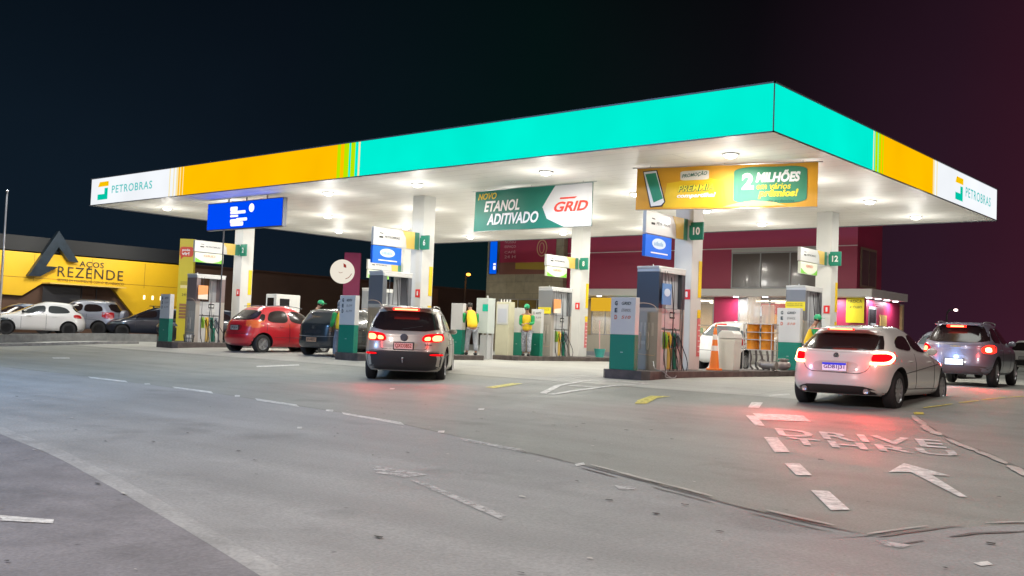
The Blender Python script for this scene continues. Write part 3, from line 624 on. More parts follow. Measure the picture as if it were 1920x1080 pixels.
# ---------------------------------------------------------------- fuel dispensers
hose_m = mat('hose rubber', (.02, .02, .022), .35)
def dispenser(x, y, label, hang=None, back=True, top=2.35, head=(.30, .32, .35), rack=True):
    t = thing('fuel_dispenser', label, 'fuel pump', (x, y, .15), 0, 'fuel dispensers under the canopy')
    L = 1.15; w = .30
    # pylons at both ends: dark head, pale curved line, taupe foot
    for k, (a, b_) in enumerate(((0, .16), (L-.16, L))):
        p = MB(); p.box(-w, w, a, b_, 0, 1.42, 1); p.box(-w, w, a, b_, 1.421, top-.10, 0); p.box(-w, w, a, b_, top-.099, top-.03, 2)
        py = p.build('end_pylon', [mat('pylon head %s' % (head,), head, .35, metal=.2), taupe, lgrey], t, bevel=.006)
        yy = a-.001 if k == 0 else b_+.001
        if k == 0:
            q = MB(); q.tube([(-w+.02, yy, 1.52), (0, yy, 1.53), (w*.7, yy, 1.47), (w-.02, yy, 1.36)], .01, 6, smooth=2); q.tube([(-w+.05, yy, .36), (w-.06, yy, .33), (w-.05, yy, .38)], .009, 6); q.build('trim_line', mat('copper line', (.55, .38, .26), .4), py)
            q = MB()
            for i in range(4): q.box(-.16+.10*i, -.11+.10*i, yy-.004, yy, .78, 1.08)
            q.box(-.20, -.02, yy-.005, yy, .58, .66); q.box(-.20, -.15, yy-.03, yy, .48, .86); q.box(.02, .07, yy-.03, yy, .46, .86)
            q.build('louvre', mat('taupe trim', (.46, .42, .37), .45), py)
    m = MB(); m.box(-w, w, -.02, L+.02, top-.029, top+.03); m.box(w-.05, w+.02, .02, L-.02, top-.12, top-.03); m.tube([(0, .2, top), (0, .2, top+.09)], .012); m.build('top_beam', white2, t, bevel=.01)
    box('cabinet', white2, -w+.03, w-.01, .162, L-.162, 0, .93, t, bevel=.006)
    hd = box('display_head', lgrey, -w+.04, w-.02, .162, L-.162, .95, 1.42, t, bevel=.01)
    flat('screen', blackg, [rrect(.36, .25, .58, .40, .01)], (w-.02, .162, .95), (0,1,0), (0,0,1), hd); flat('display_plate', white2, [rrect(.38, .28, .56, .37, .005), rrect(.28, .12, .62, .19, .01)], (w-.02, .162, .95), (0,1,0), (0,0,1), hd, lift=.006)
    if back: box('back_panel', mat('translucent grey panel', (.46, .48, .50), .3), w-.12, w-.10, .162, L-.162, 1.425, top-.03, t)
    else: box('back_panel', mat('translucent grey panel', (.46, .48, .50), .3), -.02, 0.0, L*.62, L-.162, 1.425, top-.03, t)
    # mast frame and hoses
    if rack:
        f = MB()
        for yy in (.24, .62, .98): f.tube([(w+.03, yy, .12), (w+.03, yy, top-.15)], .007, 6)
        for zz in (1.42, .92): f.tube([(w+.03, .18, zz), (w+.03, 1.0, zz)], .007, 6)
        f.build('hose_mast', dgrey, t)
    hs = [(.26, .36, -.12), (.56, .44, -.14), (.70, .60, -.16), (.92, .78, -.05)]
    for i, (ya, yb, zl) in enumerate(hs):
        q = MB(); xx = w+.06+.02*i
        q.tube(([(w-.02, ya, top-.2), (xx-.03, ya+.02, 1.4)] if i in (1, 3) else [(w-.01, ya+.04, .98)])+[ (xx, ya-.05, .9), (xx, ya-.06, .3), (xx+.02, ya+.03, zl+.04), (xx+.02, ya+.15, zl), (xx, ya+.27, .2), (xx-.02, yb+.10, .62), (xx-.04, yb, .82), (w+.02, yb-.02, .74)], .0115, 7, smooth=3); q.build('hose', hose_m, t, smooth=True)
    cols = [mat('nozzle lime', (.25, .45, .04), .4), mat('nozzle gold', (.75, .45, .05), .4), green, mat('nozzle grey', (.25, .27, .3), .4)]
    for i, (yy, cm) in enumerate(zip((.30, .46, .66, .84), cols)):
        q = MB(); q.tube([(w+.03, yy, .84), (w+.05, yy+.02, .74), (w+.04, yy+.03, .60), (w+.02, yy+.04, .52)], [.03, .038, .026, .012], 8, smooth=1); q.box(w-.01, w+.01, yy-.05, yy+.07, .50, .88)
        n_ = q.build('nozzle', [cm], t)
    for yy, cm in ((.44, mat('chute gold', (.72, .48, .12), .45)), (.68, green)):
        box('drip_chute', cm, w-.01, w+.04, yy, yy+.12, .03, .52, t, bevel=.005)
    if hang:
        hm = {'blue': mat('pale blue card', (.12, .28, .55), .45), 'orange': mat('orange card', (.85, .33, .12), .45)}[hang]
        q = MB(); q.box(w+.07, w+.09, .02, .40, 1.50, 1.98); c_ = q.build('hanging_card', hm, t); q = MB(); q.tube([(w+.08, .12, 1.98), (w+.05, .16, top-.08)], .006, 5); q.tube([(w+.08, .30, 1.98), (w+.05, .26, top-.08)], .006, 5); q.build('card_cord', ink, c_)
        if hang == 'blue': flat('emblem', mat('pale blue enamel', (.6, .72, .85), .4), [ell(.19, .28, .13, .09)], (w+.09, .02, 1.50), (0,1,0), (0,0,1), c_)
        else: flat('emblem', mat('cream print', (.8, .72, .62), .5), [[(.0, 0), (.38, 0), (.38, .18), (0, .14)]], (w+.09, .02, 1.50), (0,1,0), (0,0,1), c_)
    return t
dispenser(-3.82, 1.68, 'tall grey fuel dispenser on the nearest plinth with a pale blue card', 'blue', head=(.065, .07, .085))
dispenser(-13.07, 1.68, 'tall grey fuel dispenser behind the price totem and left of the beige SUV roof', None, back=False, head=(.15, .16, .18))
dispenser(-22.5, 1.62, 'open framed white fuel dispenser at the far left with an orange card', 'orange', back=False, head=(.22, .17, .17))
dispenser(-13.07, 9.55, 'fuel dispenser under the middle back column with yellow label on its end', 'orange', top=2.38, head=(.22, .23, .24))
dispenser(-3.82, 9.50, 'fuel dispenser under the back right column behind the white hatchback', None, top=2.4, head=(.20, .20, .21))
dispenser(-22.4, 9.6, 'fuel dispenser under the back left column beyond the black hatchback', None)
def yellow_notice(x, y, z, w, h, label, txt=('NÃO FUME', 'DESLIGUE')):
    t = thing('yellow_notice', label, 'notice', (x, y, z)); p = box('board', mat('notice yellow', (.80, .66, .01), .45), 0, w, -.012, 0, 0, h, t)
    for i, s_ in enumerate(txt): text_in(s_, 'lettering', ink, (.08*w, -.012, h*(.72-.2*i)), (1,0,0), (0,0,1), .8*w, .1*h, p)
    return t
yellow_notice(-4.12, 9.49, 1.85, .60, .26, 'yellow safety label across the end of the back right dispenser')
yellow_notice(-13.35, 9.54, 1.62, .56, .22, 'yellow safety label across the end of the middle back dispenser')
# small white dispenser behind the red hatchback
t = thing('small_dispenser', 'short white pump head with a black screen showing behind the red hatchback', 'fuel pump', (-22.4, 4.95, .15))
box('cabinet', white2, -.3, .3, 0, 1.0, 0, 1.20, t, bevel=.01)
h_ = box('display_head', white, -.32, .32, -.05, 1.05, 1.22, 1.86, t, bevel=.02)
flat('screen', blackg, [rrect(.16, .16, .60, .48, .02)], (.32, -.05, 1.22), (0,1,0), (0,0,1), h_); flat('screen', blackg, [rrect(.1, .2, .5, .5, .02)], (-.32, -.05, 1.22), (1,0,0), (0,0,1), h_)
# cabinets on the middle back island
t = thing('service_cabinet', 'grey metal service cabinet on legs with a small green square, left of the beige panel', 'cabinet', (-13.35, 6.6, .0))
box('cabinet_box', mat('pale grey enamel', (.50, .55, .52), .4), -.25, .27, 0, .35, .85, 2.0, t, bevel=.01)
b = MB()
for x_, y_ in ((-.22, .05), (.2, .05), (-.22, .3), (.2, .3)): b.box(x_, x_+.05, y_, y_+.04, .0, .85)
b.box(-.05, .2, .02, .3, .0, .80); b.build('leg', lgrey, t)
flat('label_plate', mat('label teal', (.0, .45, .30), .4), [rrect(.28, .72, .52, .95, .02)], (-.25, 0, .85), (1,0,0), (0,0,1), t)
b = MB(); b.ball((.1, .15, 2.04), (.03, .03, .05), 8, 6); b.build('knob', white2, t)
beige = mat('beige panel', (.52, .50, .36), .5, var=.04)
t = thing('beige_cabinet', 'tall beige cabinet with a white upper window on the middle back plinth', 'cabinet', (-13.4, 7.6, .15))
box('cabinet_box', beige, -.2, .36, 0, .30, 0, 1.78, t, bevel=.01)
w_ = box('window_panel', white2, -.15, .33, -.012, 0, 1.02, 1.70, t); box('glass', mat('grey blue pane', (.5, .52, .58), .2), -.10, .28, -.018, -.0125, 1.08, 1.55, t)
b = MB()
for k in range(4): b.lathe([(.03, 1.781), (.03, 1.84), (.015, 1.87)], 8, c=(-.12+.13*k, .15, 0))
b.build('cap', white2, t)
# cone, bin, filter rig on the nearest island
t = thing('traffic_cone', 'tall orange traffic cone with two white bands on the nearest plinth', 'traffic cone', (-3.55, 4.38, .15)); t.scale = (.74, .74, 1.05)
box('cone_base', orange, -.2, .2, -.2, .2, 0, .05, t, bevel=.015)
b = MB(); pr_ = [(.165, .051), (.145, .22), (.120, .44), (.104, .56), (.09, .66), (.075, .78), (.06, .90), (.045, .98), (.03, 1.0)]
b.lathe(pr_, 24); b.build('cone_body', orange, t, smooth=True)
for a, c_, r0, r1 in ((.46, .58, .122, .107), (.72, .84, .090, .073)): b = MB(); b.lathe([(r0, a), (r1, c_)], 24); b.build('reflective_band', mat('reflective white', (.85, .80, .76), .3), t, smooth=True)
b = MB(); b.tube([(0, 0, .98), (0, 0, 1.06), (.04, 0, 1.09), (.05, 0, 1.02)], .022, 8); b.build('cone_top', orange, t)
t = thing('waste_bin', 'pale grey lidded waste bin between the orange cone and the fuel filter rig', 'bin', (-3.6, 5.25, .15))
b = MB(); b.prism([(-.20, 0), (.20, 0), (.24, .80), (-.24, .80)], 'y', -.19, .19); b.build('bin_body', mat('bin grey', (.56, .57, .52), .45, var=.03), t, bevel=.02)
b = MB(); b.prism([(-.25, .80), (.25, .80), (.23, .92), (.14, 1.0), (-.14, 1.0), (-.23, .92)], 'y', -.21, .21); b.build('bin_lid', mat('bin lid', (.62, .63, .60), .4), t, bevel=.02)
t = thing('fuel_filter', 'fuel filter rig with two clear cylinders half full of amber fuel', 'filter', (-3.7, 7.1, .15))
amber = mat('amber fuel', (.62, .22, .02), .12, coat=.6, var=.25, vs=3); clear = mat('clear cylinder', (.75, .66, .55), .08, alpha=.38)
for k, x_ in enumerate((-.2, .22)):
    b = MB(); b.lathe([(.17, .55), (.17, 1.22)], 24, c=(x_, 0, 0)); b.build('fuel_column', amber, t, smooth=True)
    b = MB(); b.lathe([(.172, 1.221), (.172, 1.75 if k else 1.95)], 24, c=(x_, 0, 0)); b.build('clear_cylinder', clear, t, smooth=True)
b = MB()
for zz in (.53, .80, 1.0, 1.22): b.box(-.42, .44, -.2, .2, zz, zz+.02)
for x_ in (-.40, .41): b.box(x_, x_+.02, -.19, -.17, 0, 1.24); b.box(x_, x_+.02, .17, .19, 0, 1.24)
b.build('rig_frame', mat('rig steel', (.55, .48, .40), .4, metal=.4), t)
b = MB()
for x_ in (-.28, -.12, .05, .22, .34): b.tube([(x_, random.uniform(-.1, .1), .52), (x_+.04, 0, .3), (x_-.03, .05, .12), (x_+.05, .1, .01)], .03, 8, smooth=1)
b.ball((.1, -.05, .18), .12); b.lathe([(.11, -.2), (.11, .2)], 14, 'x', (.35, -.1, .14)); b.build('pump_pipes', mat('pipe grey', (.22, .19, .17), .45, metal=.3), t)
b = MB(); b.tube([(-.4, 0, .58), (-.75, -.05, .52), (-1.0, -.1, .2), (-1.05, -.1, .02)], .012, 8, smooth=3); b.build('hose', hose_m, t)
t = thing('valve_pot', 'rounded grey metal pot lying at the foot of the green totem behind the hatchback', 'pot', (-3.55, 8.25, .15))
b = MB(); b.ball((0, 0, .14), (.2, .17, .14)); b.lathe([(.12, .27), (.15, .28), (.15, .31), (0, .33)], 16); b.build('pot_body', mat('pot grey', (.33, .28, .27), .4, metal=.3), t, smooth=True)
t = thing('wire_basket', 'small wire basket full of bottles beside the far left price totem', 'basket', (-22.2, 1.42, .15))
b = MB()
for a in range(12): c_, s_ = math.cos(a*math.pi/6), math.sin(a*math.pi/6); b.tube([(c_*.14, s_*.14, 0), (c_*.19, s_*.19, .25)], .007, 5)
for r_, z_ in ((.14, .01), (.165, .13), (.19, .25)): b.tube([(r_*math.cos(k*math.pi/8), r_*math.sin(k*math.pi/8), z_) for k in range(17)], .007, 5)
b.build('basket_frame', ink, t)
b = MB()
for k in range(5): b.lathe([(.035, 0), (.035, .18), (.012, .23), (.012, .26)], 8, c=(.08*math.cos(k*1.3), .08*math.sin(k*1.3), .01))
b.build('bottle', mat('bottle white', (.5, .5, .5), .3), t)
t = thing('watering_bucket', 'teal bucket with mop handle at the far end of the middle back plinth', 'bucket', (-12.7, 12.4, .15))
b = MB(); b.lathe([(.15, 0), (.21, .3), (.22, .31), (.205, .31), (.14, .02)], 20); b.build('bucket_body', mat('bucket teal', (.05, .35, .32), .4), t, smooth=True)
b = MB(); b.tube([(0, 0, .1), (-.12, .1, 1.35)], .014); b.build('mop_handle', mat('pink handle', (.6, .3, .3), .5), t)
# black cables on the nearest island
t = thing('ground_cable', 'thin grey cable looped over the edge of the nearest plinth', 'cable', (-3.5, 1.5, .15))
b = MB(); b.tube([(0, 0, .2), (.1, -.1, .05), (.2, -.15, .02), (.34, -.1, .0), (.36, .05, -.1), (.38, .2, -.15)], .01, 6, smooth=3); b.tube([(.3, .1, .02), (.36, .0, -.02), (.37, -.1, -.14), (.40, .3, -.15), (.37, .4, -.1)], .01, 6, smooth=3); b.build('cable', grey, t)
# ---------------------------------------------------------------- cars
glassm = mat('tinted car glass', (.02, .013, .013), .12, spec=.35)
glassl = mat('clear car glass', (.10, .12, .13), .08, coat=1)
tyre_m = mat('tyre rubber', (.018, .017, .017), .75, bump=.2); rim_m = mat('alloy rim', (.45, .45, .46), .3, metal=.7); under_m = mat('car underside', (.02, .018, .018), .7)
trim_m = mat('black car trim', (.022, .022, .024), .45)
BR = glow('brake light red', (1.0, .02, .01), 4); BRC = glow('brake light core', (1.0, .30, .12), 5.0); BRH = glow('brake light hot', (1.0, .55, .28), 6); lens_r = mat('red lens', (.45, .008, .012), .15, coat=.8)
lens_rl = glow('lit red lens', (1, .005, .01), 1.3)
def cat_rom(keys, t):
    n = len(keys)-1; x = t*n; i = min(int(x), n-1); f = x-i
    P = [keys[max(0, min(n, i+k))] for k in (-1, 0, 1, 2)]
    r = []
    for a, b_, c, d in zip(*P):
        r.append(.5*((2*b_)+(-a+c)*f+(2*a-5*b_+4*c-d)*f*f+(-a+3*b_-3*c+d)*f**3))
    return r
def car_body(keys, arches, roof_arc, belt_z, paint, seg=112, per=5, wheel_r=.34, nr=3.4, nf=2.6, W=.9):
    """keys: (z, y_front, y_rear, half width) from sill to roof edge; heading +y"""
    rings = []
    n = (len(keys)-1)*per
    for i in range(n+1): rings.append(cat_rom(keys, i/n))
    zt = keys[-1][0]
    # roof cap
    for s_, dz in ((.965, .016), (.90, .030), (.78, .042), (.6, .050), (.4, .054), (.2, .056)):
        z, yf, yr, w = keys[-1]; yc = (yf+yr)/2; rings.append([z+dz, yc+(yf-yc)*(s_*.5+.5 if s_ > .9 else s_), yc+(yr-yc)*(s_*.5+.5 if s_ > .9 else s_), w*s_])
    vs = []; fs = []
    for z, yf, yr, w in rings:
        yc = (yf+yr)/2; hl = (yf-yr)/2
        dense = []
        for k in range(480):
            a = 2*math.pi*(k+.5)/480; c, s_ = math.cos(a), math.sin(a)
            nx_, ny_ = (nr, 7.5) if s_ < 0 else (nf, 4.2)
            dense.append((w*math.copysign(abs(c)**(2/nx_), c), yc+hl*math.copysign(abs(s_)**(2/ny_), s_)))
        # start at the middle of the right side so that every ring lines up; spend more points in the corners
        L = [0]
        for i in range(480):
            p0, p1, p2 = dense[i-1], dense[i], dense[(i+1) % 480]; d = math.dist(p1, p2); a1 = math.atan2(p1[1]-p0[1], p1[0]-p0[0]); a2 = math.atan2(p2[1]-p1[1], p2[0]-p1[0]); t_ = abs((a2-a1+math.pi) % (2*math.pi)-math.pi)
            L.append(L[-1]+d+.45*w*t_)
        j = 0
        for k in range(seg):
            tgt = L[-1]*k/seg
            while L[j+1] < tgt: j += 1
            f = (tgt-L[j])/max(1e-9, L[j+1]-L[j]); p1 = dense[j]; p2 = dense[(j+1) % 480]
            x = p1[0]+(p2[0]-p1[0])*f; y = p1[1]+(p2[1]-p1[1])*f
            t_ = max(0, min(1, (z-belt_z)/(zt-belt_z))); t_ = t_*t_*(3-2*t_)
            dy = (y-roof_arc[0]); zz = z-t_*roof_arc[1 if dy < 0 else 2]*dy*dy
            vs.append((x, y, zz))
    m = len(rings)
    for i in range(m-1):
        for k in range(seg): k2 = (k+1) % seg; fs.append((i*seg+k, i*seg+k2, (i+1)*seg+k2, (i+1)*seg+k))
    fs.append(tuple((m-1)*seg+k for k in range(seg))); fs.append(tuple(range(seg-1, -1, -1)))
    b = MB(); b.add(vs, fs); o = b.build('body', [paint, under_m], smooth=True)
    me0 = o.data; bv = BVHTree.FromPolygons([v.co.copy() for v in me0.vertices], [tuple(p.vertices) for p in me0.polygons])
    # wheel arches cut out
    c = MB()
    for ya in arches:
        for sx_ in (-1, 1): c.lathe([(wheel_r+.055, sx_*(W-.30)), (wheel_r+.055, sx_*(W+.2))], 40, 'x', (0, ya, wheel_r+.01))
    co = c.build('cutter', under_m); md = o.modifiers.new('arch', 'BOOLEAN'); md.object = co; md.operation = 'DIFFERENCE'; md.solver = 'EXACT'
    dg = bpy.context.evaluated_depsgraph_get(); me = bpy.data.meshes.new_from_object(o.evaluated_get(dg))
    o.modifiers.clear(); o.data = me; bpy.data.objects.remove(co)
    while len(me.materials) < 2: me.materials.append(under_m)
    for p in me.polygons:
        if p.center.z < .17 or (abs(p.normal.x) < .9 and p.center.z < wheel_r*2+.1 and any(abs(math.hypot(p.center.y-ya, p.center.z-wheel_r-.01)-wheel_r-.055) < .012 for ya in arches)) or (abs(p.center.x) < W-.25 and abs(p.normal.x) > .99 and p.center.z < wheel_r*2.2): p.material_index = 1
    me.set_sharp_from_angle(angle=math.radians(35))
    return o, bv
AX = {'back': (Vector((0,-9,0)), Vector((0,1,0)), lambda u, v: Vector((u, 0, v))), 'front': (Vector((0,9,0)), Vector((0,-1,0)), lambda u, v: Vector((u, 0, v))),
      'right': (Vector((9,0,0)), Vector((-1,0,0)), lambda u, v: Vector((0, u, v))), 'left': (Vector((-9,0,0)), Vector((1,0,0)), lambda u, v: Vector((0, u, v)))}
def chaikin(p, n):
    for _ in range(n):
        q = []
        for i in range(len(p)): a = p[i]; b_ = p[(i+1) % len(p)]; q += [(a[0]*.8+b_[0]*.2, a[1]*.8+b_[1]*.2), (a[0]*.2+b_[0]*.8, a[1]*.2+b_[1]*.8)]
        p = q
    return p
def hit(bv, ax, u, v, off):
    o_, d, f = AX[ax]; r = bv.ray_cast(o_+f(u, v), d)
    return (r[0]-d*off) if r[0] else None
def panel(bv, ax, poly, name, m, parent, off=.004, sm=2, rings=6, depth=.02, thick=0):
    """a shaped panel laid on the car's surface (windows, lamps, trim)"""
    p = []
    poly = chaikin(poly, sm)
    for i in range(len(poly)):
        a = poly[i]; b_ = poly[(i+1) % len(poly)]; k = max(1, int(math.dist(a, b_)/.06)); p += [(a[0]+(b_[0]-a[0])*j/k, a[1]+(b_[1]-a[1])*j/k) for j in range(k)]
    cu = sum(q[0] for q in p)/len(p); cv = sum(q[1] for q in p)/len(p)
    vs = []; n = len(p)
    last = hit(bv, ax, cu, cv, off+thick)
    for r in range(rings, 0, -1):
        for u, v in p:
            s_ = r/rings; h = hit(bv, ax, cu+(u-cu)*s_, cv+(v-cv)*s_, off+thick)
            if h is None:
                h = hit(bv, ax, cu+(u-cu)*s_*.95, cv+(v-cv)*s_*.95, off+thick) or last or Vector((0, 0, 0))
            last = h; vs.append(h.copy())
    c = hit(bv, ax, cu, cv, off+thick); vs.append(c); fs = []
    for r in range(rings-1):
        for k in range(n): k2 = (k+1) % n; fs.append((r*n+k, r*n+k2, (r+1)*n+k2, (r+1)*n+k))
    for k in range(n): fs.append(((rings-1)*n+k, (rings-1)*n+(k+1) % n, len(vs)-1))
    base = len(vs); d = AX[ax][1]
    for k in range(n): vs.append(vs[k]+d*(depth+thick))
    for k in range(n): fs.append((k, (k+1) % n, base+(k+1) % n, base+k))
    b = MB(); b.add(vs, fs); return b.build(name, m, parent, smooth=True)
def seam(bv, ax, path, name, m, parent, r=.006, sm=1, off=.0):
    pts = []
    for a, b_ in zip(path, path[1:]):
        k = max(1, int(math.dist(a, b_)/.08))
        for j in range(k): h = hit(bv, ax, a[0]+(b_[0]-a[0])*j/k, a[1]+(b_[1]-a[1])*j/k, off); pts += [h] if h else []
    h = hit(bv, ax, *path[-1], off); pts += [h] if h else []
    b = MB(); b.tube(pts, r, 6, smooth=sm); return b.build(name, m, parent, smooth=True)
def wheel(x, y, r, parent, spokes=5, w=.20, rim=None, sw=.055, double=False):
    sd = 1 if x > 0 else -1
    b = MB(); b.lathe([(r*.62, -w/2), (r*.90, -w/2), (r*.985, -w*.36), (r, -w*.2), (r, w*.2), (r*.985, w*.36), (r*.90, w/2), (r*.62, w/2), (r*.62, -w/2)], 36, 'x'); o = b.build('wheel', tyre_m, parent, smooth=True, loc=(x-sd*w*.5, y, r))
    b = MB(); b.lathe([(r*.63, sd*w*.30), (r*.66, sd*w*.48), (r*.60, sd*w*.49), (r*.56, sd*w*.30), (r*.56, -sd*w*.2)], 36, 'x'); b.lathe([(.0, sd*w*.44), (r*.15, sd*w*.42), (r*.17, sd*w*.2)], 16, 'x')
    for k in range(spokes):
        a = 2*math.pi*k/spokes+.3
        for dd in ((-.09, .09) if double else (0,)):
            M = Matrix.Rotation(a+dd, 4, 'X'); b.box(sd*w*.28 if sd > 0 else sd*w*.42, sd*w*.42 if sd > 0 else sd*w*.28, -sw/2*r*3, sw/2*r*3, r*.10, r*.60, M=M)
    rm = b.build('rim', rim or rim_m, o, smooth=True)
    b = MB(); b.lathe([(0, sd*w*.10), (r*.57, sd*w*.12), (r*.57, -sd*w*.25)], 24, 'x'); b.build('brake_disc', mat('dark hub', (.03, .03, .03), .5, metal=.5), o)
    return o
def make_car(label, cat, name, loc, hd, spec):
    t = thing(name, label, cat, (loc[0], loc[1], gz(*loc)), -math.radians(hd))
    W, r = spec['W'], spec['r']
    body, bv = car_body(spec['keys'], spec['arches'], spec['arc'], spec['belt'], spec['paint'], wheel_r=r, W=W, nr=spec.get('nr', 3.4), nf=spec.get('nf', 2.6)); body.parent = t
    gm = spec.get('glass', glassm)
    rw = panel(bv, 'back', spec['rear_win'], 'rear_window', gm, t, .011, rings=12, sm=spec.get('ws', 2))
    for s_ in (1, -1):
        ax = 'right' if s_ > 0 else 'left'
        for poly in spec['side_win']: panel(bv, ax, poly, 'side_window', gm, t, .008, rings=8)
        for pth in spec.get('seams', []): seam(bv, ax, pth, 'door_seam', trim_m, body, .007)
        for (hy, hz_) in spec.get('handles', []):
            h = hit(bv, ax, hy, hz_, .0)
            if h: b = MB(); b.tube([(h.x, hy-.09, hz_), (h.x+s_*.035, hy-.07, hz_), (h.x+s_*.035, hy+.07, hz_), (h.x, hy+.09, hz_)], .011, 8, smooth=1); b.build('door_handle', spec.get('handle_m', spec['paint']), t, smooth=True)
        my, mz = spec['mirror']; h = hit(bv, ax, my, mz, 0)
        if h: b = MB(); b.ball((h.x+s_*.11, my, mz+.03), (.095, .05, .065), 16, 10); b.tube([(h.x-s_*.02, my, mz-.03), (h.x+s_*.1, my, mz)], .025, 8); b.build('wing_mirror', spec.get('mirror_m', spec['paint']), t, smooth=True)
        for ya in spec['arches']: wheel(s_*(W-.04), ya, r, t, spec.get('spokes', 5), rim=spec.get('rim'), double=spec.get('double', False))
    panel(bv, 'front', spec['wind'], 'windscreen', gm, t)
    if spec.get('front_lights'):
        for s_ in (1, -1): panel(bv, 'front', [(s_*a, b_) for a, b_ in spec['front_lights']], 'headlight', glassl, t, .006)
    return t, body, bv, rw
def plate(bv, t, z, m, s, w=.40, h=.13, ink_m=None, band=None, frame=None, u=0):
    a = hit(bv, 'back', u, z, .0); y = min(a.y, hit(bv, 'back', u, z+h/2, 0).y, hit(bv, 'back', u, z-h/2, 0).y)-.012
    b = MB(); b.box(u-w/2-.02, u+w/2+.02, y+.001, y+.05, z-h/2-.02, z+h/2+.02); pf = b.build('plate_frame', frame or trim_m, t)
    p = box('number_plate', m, u-w/2, u+w/2, y-.008, y, z-h/2, z+h/2, pf)
    if band: box('plate_band', band, u-w/2, u+w/2, y-.010, y-.0085, z+h/2-.035, z+h/2, pf)
    if s: text_in(s, 'lettering', ink_m or ink, (u-w*.44, y-.008, z-h*.38), (1,0,0), (0,0,1), w*.88, h*(.6 if band else .76), p, bold=.02, lift=.004)
    return y
def red_light(parent, x, y, z, p, size=.08):
    """a tail lamp throws its light backwards and down"""
    l = light('brake_light', 'SPOT', (x, y, z), p, (1, .03, .03), parent=parent, shadow_soft_size=size, spot_size=math.radians(150), spot_blend=.9); l.rotation_euler = (math.radians(-82), 0, 0)
    light('brake_glow', 'POINT', (x, y-.02, z), p*.035, (1, .03, .02), parent=parent, shadow_soft_size=.05); return l
paint_b = mat('beige silver paint', (.44, .41, .355), .32, metal=.25, coat=.6)
paint_w = mat('pearl white paint', (.66, .64, .60), .2, coat=.9)
paint_g = mat('blue grey paint', (.24, .25, .31), .3, metal=.3, coat=.8)
paint_r = mat('red paint', (.52, .015, .025), .3, coat=.9)
paint_k = mat('black paint', (.03, .034, .036), .25, coat=.9)
paint_s = mat('silver paint', (.34, .36, .42), .32, metal=.4, coat=.6)
paint_wh = mat('white paint car', (.70, .68, .64), .35, coat=.6)
paint_n = mat('navy paint', (.012, .016, .028), .3, coat=.8)
def sym(p): return [(-a, b) for a, b in reversed(p)]
# --- beige SUV with lit brake lights (origin at the rear-bumper ground point)
SUV = dict(W=.905, r=.355, arches=(.78+.0, 3.38), belt=1.02, arc=(2.2, .012, .03), paint=paint_b, nr=3.8, nf=2.8,
  keys=[(.22, 4.05, .14, .82), (.31, 4.20, .05, .87), (.48, 4.32, .0, .90), (.66, 4.34, .0, .905), (.80, 4.30, .04, .90), (.93, 4.05, .07, .885), (1.02, 3.45, .09, .865), (1.12, 3.05, .14, .835), (1.28, 2.78, .24, .785), (1.43, 2.52, .35, .72), (1.55, 2.28, .43, .655), (1.60, 2.10, .44, .60)],
  ws=1, rear_win=[(-.755, 1.09), (.755, 1.09), (.68, 1.34), (.60, 1.515), (-.60, 1.515), (-.68, 1.34)],
  side_win=[[(.50, 1.10), (1.35, 1.08), (1.35, 1.48), (.80, 1.46)], [(1.42, 1.08), (2.30, 1.06), (2.10, 1.40), (1.90, 1.49), (1.42, 1.50)], [(2.35, 1.06), (3.05, 1.03), (2.55, 1.30), (2.2, 1.40)]],
  wind=[(-.72, 1.06), (.72, 1.06), (.60, 1.46), (-.60, 1.46)], mirror=(2.72, 1.08), seams=[[(1.38, .35), (1.38, 1.05)], [(2.45, .35), (2.45, 1.05)], [(.9, .80), (3.6, .84)]], handles=[(1.15, .92), (2.25, .92)], spokes=5,
  front_lights=[(.5, .72), (.82, .74), (.84, .86), (.52, .82)])
t, body, bv, rw = make_car('beige silver SUV with glowing brake lights driving in under the middle of the canopy', 'car', 'parked_car', (-6.98, -2.92), -40, SUV)
panel(bv, 'back', [(-.88, .24), (.88, .24), (.93, .60), (.80, .64), (-.80, .64), (-.93, .60)], 'lower_bumper', mat('dark plastic', (.028, .024, .024), .5), t, .012, sm=1, rings=8, depth=.06)
panel(bv, 'back', [(-.45, .70), (.45, .70), (.50, .86), (-.50, .86)], 'plate_recess_shade', mat('beige silver shade', (.40, .37, .32), .32, metal=.2, coat=.6), t, .003, depth=.005)  # recess shade put into the colour of a flat panel
seam(bv, 'back', [(-.52, .90), (-.50, .72), (-.44, .69), (.44, .69), (.50, .72), (.52, .90)], 'boot_seam', trim_m, body, .006)
seam(bv, 'back', [(-.86, .655), (0, .645), (.86, .655)], 'bumper_seam', trim_m, body, .007)
for s_ in (1, -1):
    p = [(s_*.885, .86), (s_*.40, .86), (s_*.38, .94), (s_*.46, 1.03), (s_*.87, 1.06)]
    lm = panel(bv, 'back', p, 'tail_light', lens_rl, t, .012)
    panel(bv, 'back', [(s_*.80, .89), (s_*.62, .88), (s_*.60, .96), (s_*.66, 1.01), (s_*.80, 1.01)], 'lamp_core', BRC, lm, .022)
    panel(bv, 'back', [(s_*.57, .89), (s_*.44, .89), (s_*.45, .96), (s_*.57, .98)], 'lamp_core', BRC, lm, .022)
    panel(bv, 'back', [(s_*.84, .565), (s_*.56, .57), (s_*.58, .605), (s_*.84, .61)], 'reflector', lens_rl, t, .03, rings=2)
    red_light(lm, s_*.66, -.20, .95, 60)
b3 = box('roof_spoiler', paint_b, -.58, .58, .28, .52, 1.575, 1.60, t, bevel=.012)
hb = box('high_brake_light', BR, -.29, .29, .262, .279, 1.525, 1.575, t, bevel=.006); box('lamp_core', BRC, -.25, .25, .258, .2615, 1.535, 1.565, hb)
